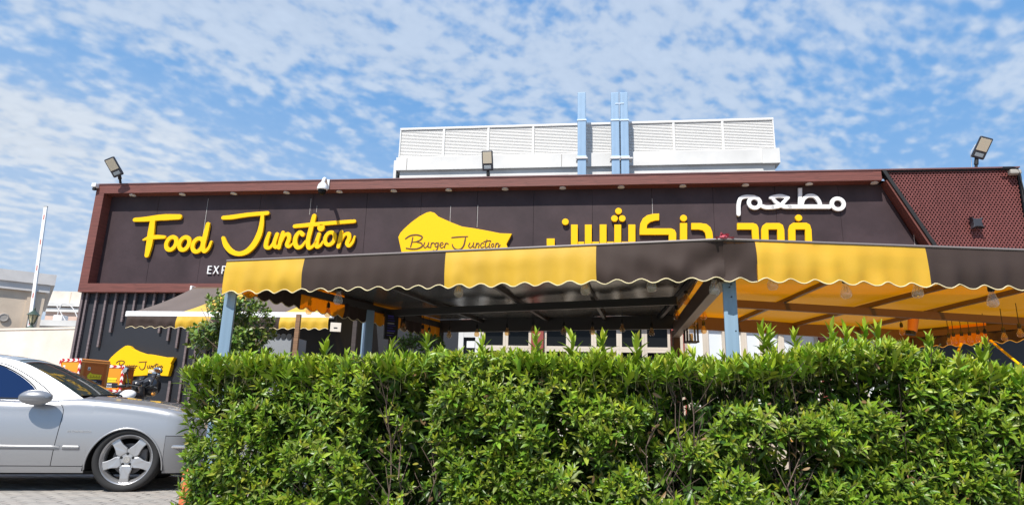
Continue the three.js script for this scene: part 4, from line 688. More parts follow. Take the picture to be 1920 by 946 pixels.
    part(car, 'side_moulding', mould(-1.74, -0.675), trimP); part(car, 'side_moulding', mould(-0.65, -0.478), trimP); part(car, 'chrome_strip', [-1, 1].map((q) => grid(20, 1, (u, v) => { const x = lerp(q < 0 ? -1.74 : -0.65, q < 0 ? -0.675 : -0.48, u), y = lerp(0.472, 0.481, v); return [x, y, sd * (sideZ(x, y) + 0.014)]; })), M.chrome);
    part(car, 'side_reflector', rbox(0.16, 0.035, 0.02, 0.012, 0.52, 0.49, sd * (sideZ(0.52, 0.49) + 0.004)), M.chrome);
    // cabin flank
    const roof = curve([[-3.7, 1.0], [-3.4, 1.17], [-3.05, 1.33], [-2.65, 1.43], [-2.2, 1.46], [-1.7, 1.45], [-1.33, 1.395], [-1.12, 1.312], [-0.86, 1.175], [-0.57, 1.0]]);
    const cz = (x, y) => 0.8 - 0.37 * Math.max(0, y - 0.96);
    part(car, 'cabin_side', grid(48, 10, (u, v) => { const x = lerp(-3.68, -0.57, u), lo = y1(x) - 0.02, y = lerp(lo, Math.max(lo + 0.001, roof(x)), v); return [x, y, sd * cz(x, y)]; }, sd < 0), paint);
    const win = (x0, x1, top) => part(car, 'side_window', grid(40, 12, (u, v) => { const x = lerp(x0, x1, u), lo = y1(x) + 0.022, y = lerp(lo, Math.max(lo + 0.002, top(x)), v); return [x, y, sd * (cz(x, y) + 0.005)]; }, sd < 0), gl);
    win(-1.74, -1.03, curve([[-1.75, 1.368], [-1.5, 1.335], [-1.28, 1.235], [-1.12, 1.125], [-1.06, 1.06], [-1.03, 1.0]])); win(-2.85, -1.81, curve([[-2.86, 1.22], [-2.6, 1.33], [-2.2, 1.375], [-1.8, 1.37]]));
    part(car, 'window_seal', [[[-1.74, 0.985], [-1.4, 0.983], [-1.05, 0.985]], [[-1.02, 1.0], [-1.055, 1.07], [-1.115, 1.135], [-1.275, 1.245], [-1.5, 1.345], [-1.74, 1.378]]].map((l) => tube(l.map(([x, y]) => V(x, y, sd * (cz(x, y) + 0.005))), 0.006, 24, 5)), M.rubber);
    part(car, 'pillar_seam', tube([[-0.88, 1.02], [-1.0, 1.115], [-1.2, 1.24], [-1.45, 1.355], [-1.8, 1.405]].map(([x, y]) => V(x, y, sd * (cz(x, y) + 0.0))), 0.005, 24, 5), M.rubber);
    // mirror
    const mz = sd * 0.98, mirror = part(car, 'mirror', [rbox(0.1, 0.135, 0.21, 0.05, -0.99, 0.985, mz, 4).applyMatrix4(new THREE.Matrix4()), rbox(0.08, 0.05, 0.14, 0.02, -0.98, 0.95, sd * 0.86)], trimP);
    mirror.scale.set(1, 1, 1); part(mirror, 'mirror_cap', new THREE.SphereGeometry(1, 28, 18).scale(0.165, 0.083, 0.09).translate(-0.96, 0.995, mz + sd * 0.035), phy([0.3, 0.305, 0.32], 0.36, { metalness: 0.5, clearcoat: 0.7, clearcoatRoughness: 0.1 }));
    part(mirror, 'indicator', grid(16, 3, (u, v) => { const a = lerp(-0.95, 0.75, u), b = lerp(-0.12, 0.2, v), x = 0.165 * Math.sin(a), y = 0.083 * b, z = 0.091 * Math.sqrt(Math.max(0, 1 - Math.sin(a) ** 2 - b * b)); return [-0.96 + x, 0.995 + y, mz + sd * (0.036 + z)]; }), std([0.22, 0.22, 0.23], 0.2, { metalness: 0.4 }));
    // headlamp
    part(car, 'headlamp', new THREE.SphereGeometry(0.11, 20, 14).scale(0.9, 0.8, 1.4).translate(0.74, 0.645, sd * 0.5), phy([0.6, 0.62, 0.65], 0.05, { clearcoat: 1 }));
    part(car, 'tail_lamp', rbox(0.06, 0.22, 0.4, 0.03, -4.12, 0.78, sd * 0.52), std([0.4, 0.02, 0.02], 0.2));
    // wheels
    for (const x of [0, -3.085]) {
      const R = 0.35, L = (pts, n = 40) => new THREE.LatheGeometry(pts.map((p) => new THREE.Vector2(...p)), n).rotateX(sd * Math.PI / 2);
      const w = part(car, 'wheel', L([[0.26, -0.1], [0.25, -0.06], [0.228, -0.02], [0.228, 0.05], [0.246, 0.078], [0.268, 0.095], [0.273, 0.106], [0.266, 0.108], [0.252, 0.092], [0.236, 0.055]]), phy([0.5, 0.5, 0.51], 0.3, { metalness: 0.75, clearcoat: 0.5 }));
      w.position.set(x, R - 0.005, sd * 0.79); if (x === 0) w.rotation.y = 0;
      part(w, 'tyre', L([[0.245, -0.11], [0.29, -0.125], [0.33, -0.12], [0.346, -0.1], [R, -0.06], [0.348, -0.055], [R, -0.05], [R, 0.0], [0.347, 0.004], [R, 0.008], [R, 0.055], [0.347, 0.06], [0.346, 0.1], [0.333, 0.118], [0.315, 0.126], [0.295, 0.122], [0.279, 0.114], [0.268, 0.1]], 64), M.rubber);
      const sp = poly([[-0.04, 0.06], [-0.06, 0.1], [-0.045, 0.15], [-0.042, 0.19], [-0.046, 0.238], [0, 0.246], [0.046, 0.238], [0.042, 0.19], [0.045, 0.15], [0.06, 0.1], [0.04, 0.06]]);
      const alloy = phy([0.5, 0.5, 0.51], 0.36, { metalness: 0.65, clearcoat: 0.6, clearcoatRoughness: 0.1 });
      for (let k = 0; k < 5; k++) { const g = extrude(sp, 0.04, 0.008); const p = g.attributes.position; for (let i = 0; i < p.count; i++) p.setZ(i, p.getZ(i) + 0.04 + 0.008 * Math.sin(clamp((p.getY(i) - 0.05) / 0.19) * Math.PI) ); g.scale(1.065, 1.065, 1); g.rotateZ(k * Math.PI * 0.4 + Math.PI); if (sd < 0) g.rotateY(Math.PI); g.computeVertexNormals(); part(w, 'spoke', g, alloy); }
      const dr = new THREE.CylinderGeometry(0.11, 0.115, 0.035, 40).rotateX(Math.PI / 2).translate(0, 0, sd * 0.058); part(w, 'hub', dr, alloy);
      part(w, 'lug_hole', Array.from({ length: 5 }, (_, k) => { const q = k * Math.PI * 0.4 + Math.PI / 2 + Math.PI / 5 * 0; return new THREE.CylinderGeometry(0.015, 0.015, 0.01, 14).rotateX(Math.PI / 2).translate(0.062 * Math.sin(q + Math.PI / 2 + 0.63), 0.062 * Math.cos(q + Math.PI / 2 + 0.63), sd * 0.073); }), M.dark);
      part(w, 'hub_cap', new THREE.CylinderGeometry(0.036, 0.038, 0.012, 24).rotateX(Math.PI / 2).translate(0, 0, sd * 0.078), M.chrome);
      part(w, 'star_emblem', [new THREE.TorusGeometry(0.03, 0.003, 6, 24).translate(0, 0, sd * 0.085), ...[0, 1, 2].map((k) => extrude(poly([[-0.005, 0], [0, 0.029], [0.005, 0]]), 0.004).rotateZ(k * Math.PI * 2 / 3 + 0.5).translate(0, 0, sd * 0.083 + (sd < 0 ? -0.004 : 0) + k * 0.0004))], M.steellight);
      part(w, 'brake_disc', [new THREE.CylinderGeometry(0.17, 0.17, 0.03, 36).rotateX(Math.PI / 2).translate(0, 0, sd * -0.02), rbox(0.1, 0.2, 0.09, 0.02, 0.14, 0.02, sd * -0.02)], std([0.16, 0.15, 0.15], 0.5, { metalness: 0.6 }));
    }
  }
  // bonnet, windscreen, roof, rear
  part(car, 'bonnet', grid(40, 30, (u, v) => { const z = lerp(-1, 1, v), x = lerp(-0.6 + 0.13 * (1 - z * z), 0.87, u), k = zin(x) - 0.004; const ridge = 0.012 * Math.exp(-Math.pow((Math.abs(z) - 0.72) / 0.12, 2)) * sstep(0.9, 0.2, x); return [x, y1(x) + 0.055 * (1 - Math.pow(Math.abs(z), 2.4)) * sstep(1.1, 0.3, x) + ridge - 0.006, z * k]; }), paint);
  const line = [[-0.59, 0.998], [-0.86, 1.173], [-1.12, 1.31], [-1.33, 1.393], [-1.7, 1.448], [-2.2, 1.458], [-2.65, 1.428], [-3.05, 1.328], [-3.4, 1.168], [-3.7, 0.998]];
  const ls = new THREE.CatmullRomCurve3(line.map(([x, y]) => V(x, y, 0)), false, 'centripetal');
  const czz = (y) => 0.8 - 0.37 * Math.max(0, y - 0.96);
  const topv = (t0, t1, nu, dz = 0, inset = 0) => grid(nu, 28, (u, v) => { const p = ls.getPoint(lerp(t0, t1, u)), q = lerp(-1, 1, v) * (1 - inset), s = 1 - q * q, f = sstep(0, 0.3, lerp(t0, t1, u)) * sstep(1, 0.7, lerp(t0, t1, u)), bulge = (lerp(t0, t1, u) < 0.5 ? 1 : -1) * 0.1 * s * (1 - f); return [p.x + bulge + dz * 0.5, p.y + 0.05 * s * f + 0.03 * s * (1 - f) + dz, q * czz(p.y)]; });
  part(car, 'roof', topv(0.345, 0.68, 30), paint); part(car, 'windscreen', topv(0.02, 0.35, 24, -0.004), ws); part(car, 'rear_window', topv(0.68, 0.97, 20, -0.002), gl);
  part(car, 'wiper', [tube([V(-0.43, 1.05, 0.1), V(-0.5, 1.06, -0.3), V(-0.57, 1.05, -0.6)], 0.009), tube([V(-0.52, 1.03, 0.68), V(-0.47, 1.055, 0.3), V(-0.44, 1.06, -0.05)], 0.009)], M.rubber);
  part(car, 'cowl', grid(2, 20, (u, v) => { const z = lerp(-1, 1, v); return [lerp(-0.66, -0.46, u) + 0.13 * (1 - z * z), 0.98 + 0.045 * (1 - z * z), z * 0.78]; }), M.rubber);
  part(car, 'boot_lid', grid(14, 20, (u, v) => { const z = lerp(-1, 1, v), x = lerp(-3.52, -4.15, u); return [x, y1(x) + 0.03 * (1 - z * z) - 0.004, z * zin(x)]; }), paint);
  const nose = (x, y0, yy) => grid(4, 24, (u, v) => { const z = lerp(-1, 1, v), y = lerp(y0, yy, u); return [x + 0.16 * (1 - z * z) * Math.sign(x), y, z * sideZ(x, y)]; });
  part(car, 'front_bumper', nose(0.88, 0.2, 0.605), trimP); part(car, 'grille', [rbox(0.05, 0.16, 0.6, 0.02, 1.0, 0.68, 0)], M.rubber); part(car, 'rear_bumper', nose(-4.15, 0.22, 0.9), paint);
  part(car, 'underbody', [span(-4.0, 0.8, 0.16, 0.2, -0.6, 0.6), span(-3.5, -0.55, 0.2, 0.9, -0.72, 0.72)], M.rubber);
  const tg = new TextGeometry('V8 KOMPRESSOR', { font: fontB, size: 0.022, depth: 0.004, curveSegments: 3 }).translate(-0.63, 0.63, sideZ(-0.45, 0.63) - 0.001); part(car, 'fender_badge', tg, M.chrome);
}

// ------------------------------------------------------------------ delivery motorcycles; x forward, origin on the ground below the box
function boxPrint(side) {
  const ct = document.createElement('canvas'); ct.width = ct.height = 512; const c = ct.getContext('2d');
  const base = side ? '#c4641f' : '#f59a1c'; c.fillStyle = base; c.fillRect(0, 0, 512, 512);  // side print painted darker and browner, as the face in shade
  c.fillStyle = side ? '#cf6d2a' : '#fb9d22'; c.fillRect(60, 60, 392, 392);
  c.fillStyle = '#23242f'; c.beginPath(); c.moveTo(60, 452); c.lineTo(60, 300); c.lineTo(110, 330); c.lineTo(270, 290); c.lineTo(330, 345); c.lineTo(452, 345); c.lineTo(452, 452); c.closePath(); c.fill();
  c.fillStyle = '#f7dd24'; c.strokeStyle = '#2b1a10'; c.lineWidth = 4; c.beginPath(); c.moveTo(150, 190); c.lineTo(190, 225); c.lineTo(430, 232); c.lineTo(410, 285); c.lineTo(415, 330); c.lineTo(115, 350); c.lineTo(80, 270); c.closePath(); c.fill(); c.stroke();
  c.fillStyle = '#f2efe8'; c.fillRect(78, 90, 56, 64); c.fillStyle = '#4b4b4b'; c.beginPath(); c.moveTo(84, 148); c.lineTo(106, 100); c.lineTo(128, 148); c.fill();
  c.fillStyle = '#1f140c'; c.strokeStyle = '#1f140c'; c.lineWidth = 6; c.lineCap = 'round';
  if (!side) { c.font = 'italic 46px serif'; c.fillText('Food Junction', 118, 305); c.fillStyle = '#fff'; c.font = 'bold 50px sans-serif'; c.fillText('6200040', 140, 396); c.font = 'bold 34px sans-serif'; c.fillText('Hotel Banyas', 130, 440); }
  else { for (let i = 0; i < 11; i++) { const x = 150 + i * 22; c.beginPath(); c.moveTo(x, 290); c.quadraticCurveTo(x + 8, 312, x + 22, 290); if (i % 3 === 0) c.lineTo(x + 20, 255); c.stroke(); } c.strokeStyle = '#d8d8e0'; c.lineWidth = 5; for (let i = 0; i < 13; i++) { const x = 110 + i * 24; c.beginPath(); c.moveTo(x, 420); c.quadraticCurveTo(x + 9, 438, x + 22, 420); if (i % 4 === 1) c.lineTo(x + 22, 400); c.stroke(); } c.fillStyle = '#b9bcc9'; c.font = 'bold 44px sans-serif'; c.fillText('6200040', 150, 395); }
  const t = new THREE.CanvasTexture(ct); t.colorSpace = THREE.SRGBColorSpace; return t;
}
function chevTex() { const ct = document.createElement('canvas'); ct.width = 64; ct.height = 128; const c = ct.getContext('2d'); c.fillStyle = '#f1e9e2'; c.fillRect(0, 0, 64, 128); c.fillStyle = '#c3202b'; c.beginPath(); c.moveTo(0, 40); c.lineTo(32, 0); c.lineTo(64, 40); c.lineTo(64, 104); c.lineTo(32, 64); c.lineTo(0, 104); c.fill(); const t = new THREE.CanvasTexture(ct); t.colorSpace = THREE.SRGBColorSpace; t.wrapS = t.wrapT = THREE.RepeatWrapping; return t; }
{
  const S = 0.46, HB = 1.12, bm = std([0.74, 0.27, 0.06], 0.55, { map: blotTex }), rear = std([1, 1, 1], 0.5, { map: boxPrint(0) }), side = std([1, 1, 1], 0.5, { map: boxPrint(1) }), chev = std([1, 1, 1], 0.5, { map: chevTex() });
  const blk = phy([0.02, 0.02, 0.023], 0.28, { clearcoat: 0.6 }), eng = std([0.2, 0.2, 0.2], 0.4, { metalness: 0.7 });
  const proto = new THREE.Group();
  const bx = part(proto, 'delivery_box', rbox(S, S, S, 0.02, 0, HB + S / 2, 0), bm);
  const face = (w, h) => new THREE.PlaneGeometry(w, h);
  part(bx, 'rear_print', face(S - 0.05, S - 0.05).rotateY(-Math.PI / 2).translate(-S / 2 - 0.004, HB + S / 2, 0), rear);
  part(bx, 'side_print', face(S - 0.11, S - 0.11).translate(0, HB + S / 2, S / 2 + 0.004), side); part(bx, 'side_print', face(S - 0.11, S - 0.11).rotateY(Math.PI).translate(0, HB + S / 2, -S / 2 - 0.004), side);
  for (const [w, h, y, z, r] of [[0.045, S, S / 2, S / 2 - 0.024, 0], [0.045, S, S / 2, -S / 2 + 0.024, 0], [0.045, S - 0.1, S - 0.024, 0, 1], [0.045, S - 0.1, 0.024, 0, 1]]) {
    const g = box(0.012, h, w, 0, 0, 0), uv = g.attributes.uv, p = g.attributes.position; for (let i = 0; i < uv.count; i++) uv.setXY(i, p.getZ(i) / w + 0.5, p.getY(i) / 0.11); if (r) g.rotateX(Math.PI / 2); part(bx, 'chevron_strip', g.translate(-S / 2 - 0.004, HB + y, z), chev);
  }
  part(bx, 'lid_edge', rbox(S + 0.012, 0.02, S + 0.012, 0.008, 0, HB + S - 0.05, 0), bm);
  part(proto, 'rack', [span(-0.25, 0.3, HB - 0.04, HB - 0.01, -0.18, 0.18), rod([0.2, HB - 0.02, 0.12], [0.25, 0.75, 0.12], 0.014), rod([0.2, HB - 0.02, -0.12], [0.25, 0.75, -0.12], 0.014), rod([-0.2, HB - 0.02, 0.12], [0.15, 0.7, 0.12], 0.014), rod([-0.2, HB - 0.02, -0.12], [0.15, 0.7, -0.12], 0.014)], M.dark);
  const wheel = (x) => { const w = part(proto, 'wheel', [new THREE.TorusGeometry(0.25, 0.045, 12, 36)], M.rubber); w.position.set(x, 0.3, 0); part(w, 'rim', [new THREE.TorusGeometry(0.205, 0.014, 8, 32), ...Array.from({ length: 6 }, (_, k) => rod([0, 0, 0], [0.2 * Math.cos(k * 1.047), 0.2 * Math.sin(k * 1.047), 0], 0.01)), new THREE.CylinderGeometry(0.04, 0.04, 0.1, 14).rotateX(Math.PI / 2)], eng); };
  wheel(0.0); wheel(1.28);
  part(proto, 'seat', [rbox(0.62, 0.11, 0.28, 0.05, 0.36, 0.83, 0, 4)], blk);
  part(proto, 'tank', new THREE.SphereGeometry(1, 24, 16).scale(0.25, 0.13, 0.16).translate(0.8, 0.9, 0), blk); part(proto, 'tank_panel', [new THREE.SphereGeometry(1, 20, 12).scale(0.17, 0.09, 0.15).rotateZ(0.35).translate(0.72, 0.93, 0.03)], M.signwhite);
  part(proto, 'engine', [rbox(0.36, 0.26, 0.26, 0.04, 0.66, 0.42, 0), new THREE.CylinderGeometry(0.09, 0.1, 0.28, 16).rotateZ(-0.5).translate(0.8, 0.6, 0)], eng);
  part(proto, 'frame', [rod([0.0, 0.3, 0.1], [0.5, 0.42, 0.1], 0.022), rod([0.0, 0.3, -0.1], [0.5, 0.42, -0.1], 0.022), rod([0.45, 0.75, 0], [1.05, 0.98, 0], 0.028), rod([1.05, 0.95, 0], [0.85, 0.35, 0], 0.025), rod([0.2, 0.75, 0.1], [0.5, 0.42, 0.1], 0.018)], M.dark);
  part(proto, 'exhaust', [tube([V(0.8, 0.45, 0.14), V(0.7, 0.28, 0.17), V(0.3, 0.28, 0.19), V(-0.25, 0.4, 0.2)], 0.035, 30, 10)], M.chrome);
  part(proto, 'fork', [rod([1.28, 0.3, 0.085], [1.05, 1.06, 0.085], 0.025), rod([1.28, 0.3, -0.085], [1.05, 1.06, -0.085], 0.025)], eng);
  part(proto, 'mudguard', grid(16, 4, (u, v) => { const q = lerp(0.3, 2.5, u), z = lerp(-0.07, 0.07, v), r = 0.325 + 0.02 * (1 - (z / 0.07) ** 2); return [1.28 + r * Math.cos(q), 0.3 + r * Math.sin(q), z]; }), blk);
  part(proto, 'headlamp_cowl', [new THREE.SphereGeometry(1, 24, 18).scale(0.15, 0.17, 0.15).translate(1.2, 1.1, 0), new THREE.CylinderGeometry(0.1, 0.06, 0.14, 16, 1, true, Math.PI * 0.05, Math.PI * 0.9).translate(1.16, 1.25, 0)], blk);
  part(proto, 'gauge', [new THREE.CylinderGeometry(0.045, 0.045, 0.05, 16).rotateZ(0.5).translate(1.06, 1.16, 0.05), new THREE.CylinderGeometry(0.04, 0.04, 0.05, 16).rotateZ(0.5).translate(1.06, 1.16, -0.05)], M.darkmetal);
  part(proto, 'handlebar', [tube([V(0.9, 1.09, 0.39), V(1.0, 1.11, 0.22), V(1.05, 1.08, 0.06), V(1.05, 1.08, -0.06), V(1.0, 1.11, -0.22), V(0.9, 1.09, -0.39)], 0.014, 30, 8)], M.dark);
  for (const s of [1, -1]) {
    part(proto, 'grip', rod([0.88, 1.085, s * 0.4], [0.955, 1.1, s * 0.28], 0.021), M.rubber); part(proto, 'lever', rod([1.02, 1.1, s * 0.22], [0.97, 1.07, s * 0.4], 0.007), eng);
    const m = part(proto, 'mirror', [new THREE.SphereGeometry(1, 20, 14).scale(0.022, 0.05, 0.082).rotateY(s * 0.2).rotateX(s * 0.25).translate(0.98, 1.35, s * 0.36), rod([0.98, 1.1, s * 0.24], [0.985, 1.33, s * 0.34], 0.008)], blk); part(m, 'mirror_glass', new THREE.SphereGeometry(1, 20, 14).scale(0.006, 0.043, 0.074).rotateY(s * 0.2).rotateX(s * 0.25).translate(0.96, 1.352, s * 0.36), M.chrome);
    part(proto, 'indicator', new THREE.SphereGeometry(0.032, 12, 10).translate(1.1, 0.98, s * 0.19), std([0.85, 0.35, 0.06], 0.3));
  }
  proto.traverse((o) => { if (o.isMesh && /headlamp_cowl|gauge|handlebar|grip|lever|mirror|tank|indicator/.test(o.name)) o.geometry.translate(0, 0.14, 0); });
  part(proto, 'steering_head', rod([1.09, 0.95, 0], [1.03, 1.24, 0], 0.05), blk);
  const labels = ['delivery motorcycle with orange box right behind the windscreen of the silver car', 'delivery motorcycle with orange box before the yellow board, partly hidden by another box', 'delivery motorcycle whose shaded orange box top peeks over the roof of the silver car'];
  const spots = [[-6.35, -9.98, 1.2], [-6.93, -11.75, 1.75], [-7.72, -10.3, 1.72]];
  spots.forEach(([x, z, yaw], i) => { const b = i ? proto.clone() : proto; b.name = numbered('delivery_motorcycle'); b.position.set(x, i === 1 ? 0.02 : i === 2 ? -0.03 : 0, z); b.rotation.y = yaw; b.rotation.order = 'YXZ'; tag(b, labels[i], 'motorcycle', 'delivery motorcycles behind the car'); scene.add(b); });
}
{ // short orange bollard at the corner post
  const p = atY(350, 946, 0.02), t = thing('orange_bollard', 'short orange bollard beside the left canopy post, partly covered by hedge leaves', 'bollard', [p.x, 0, p.z]);
  part(t, 'shaft', new THREE.LatheGeometry([[0.001, 0.36], [0.05, 0.352], [0.075, 0.32], [0.078, 0.28], [0.078, 0.02], [0.1, 0.015], [0.1, 0]].map((q) => new THREE.Vector2(...q)), 24), std([0.8, 0.2, 0.07], 0.5, { map: blotTex })); part(t, 'foot_ring', new THREE.TorusGeometry(0.1, 0.012, 8, 24).rotateX(Math.PI / 2).translate(0, 0.012, 0), M.steel);
}

// ------------------------------------------------------------------ leaves
function leafGeo(wid, fold, curl, seg = 4) {                        // one leaf along +y, length 1, upper face towards +z
  const pos = [], idx = [];
  for (let i = 0; i <= seg; i++) { const t = i / seg, w = wid * Math.pow(Math.sin(Math.PI * Math.pow(Math.min(1, t * 0.97 + 0.03), 0.8)), 0.8) * (i === seg ? 0.02 : 1), z = -curl * t * t; pos.push(-w, t, z + fold * w, 0, t, z, w, t, z + fold * w); }
  for (let i = 0; i < seg; i++) { const a = i * 3; idx.push(a, a + 1, a + 3, a + 1, a + 4, a + 3, a + 1, a + 2, a + 4, a + 2, a + 5, a + 4); }
  const g = new THREE.BufferGeometry(); g.setAttribute('position', new THREE.Float32BufferAttribute(pos, 3)); g.setAttribute('uv', new THREE.Float32BufferAttribute(new Float32Array(pos.length / 3 * 2), 2)); g.setIndex(idx); g.computeVertexNormals(); return g;
}
const leafMat = (rgb = [1, 1, 1]) => phy(rgb, 0.42, { transmission: 0.3, thickness: 0 });
const basis = new THREE.Matrix4();
function leafMatrix(p, dir, up, len, wid) { const y = dir.clone().normalize(), x = new THREE.Vector3().crossVectors(y, up).normalize(), z = new THREE.Vector3().crossVectors(x, y); return new THREE.Matrix4().makeBasis(x.multiplyScalar(len * wid), y.multiplyScalar(len), z.multiplyScalar(len)).setPosition(p); }
function instances(parent, name, geo, mat, list) {                  // list of [matrix, rgb]
  const im = new THREE.InstancedMesh(geo, mat, list.length), c = new THREE.Color(); list.forEach(([m, rgb], i) => { im.setMatrixAt(i, m); im.setColorAt(i, c.setRGB(...rgb)); });
  im.name = name; im.userData.kind = 'stuff'; parent.add(im); return im;
}
const mixc = (a, b, t) => a.map((v, i) => lerp(v, b[i], t));
const rv = () => V(rnd() - 0.5, rnd() - 0.5, rnd() - 0.5).normalize();
function whorl(out, twigs, p, axis, n, len, colors, spread = [0.35, 1.35], tag_) { // leaves set spirally round a shoot
  const a = axis.clone().normalize(), s = new THREE.Vector3().crossVectors(a, Math.abs(a.y) > 0.9 ? V(1, 0, 0) : UP).normalize(), t = new THREE.Vector3().crossVectors(a, s); let q = rnd() * 6.28; const L = len * rr(0.9, 1.4), st = n;
  for (let k = 0; k < n; k++) {
    const f = k / (n - 1), tilt = lerp(spread[1], spread[0], f) + rr(-0.15, 0.15); q += 2.4 + rr(-0.25, 0.25);
    const side = s.clone().multiplyScalar(Math.cos(q)).addScaledVector(t, Math.sin(q)), d = a.clone().multiplyScalar(Math.cos(tilt)).addScaledVector(side, Math.sin(tilt)); d.y -= 0.12 * (1 - f);
    const up = a.clone().multiplyScalar(Math.sin(tilt)).addScaledVector(side, -Math.cos(tilt)).addScaledVector(rv(), 0.25), l = len * lerp(1.12, 0.72, f) * rr(0.8, 1.2);
    const base = p.clone().addScaledVector(a, -L * (1 - f) * 0.8);
    const c = mixc(colors[0], colors[1], clamp(f * 1.15 + rr(-0.3, 0.25))).map((v) => v * rr(0.82, 1.18));
    out.push([leafMatrix(base, d, up, l, rr(0.85, 1.15)), c, tag_]);
  }
  if (twigs) twigs.push([p.clone().addScaledVector(a, -L * 1.3), p.clone()]);
}
function twigMesh(parent, name, segs, r, mat) {
  const g = new THREE.CylinderGeometry(0.7, 1, 1, 5, 1, true).translate(0, 0.5, 0), im = new THREE.InstancedMesh(g, mat, segs.length), q = new THREE.Quaternion();
  segs.forEach(([a, b, k], i) => { const d = b.clone().sub(a), L = d.length(); q.setFromUnitVectors(UP, d.normalize()); im.setMatrixAt(i, new THREE.Matrix4().compose(a, q, V(r * (k ?? 1), L, r * (k ?? 1)))); });
  im.name = name; im.userData.kind = 'stuff'; parent.add(im);
}
M.bark = std([0.15, 0.105, 0.08], 0.85, { map: grainTex }); M.twig = std([0.13, 0.13, 0.05], 0.8);

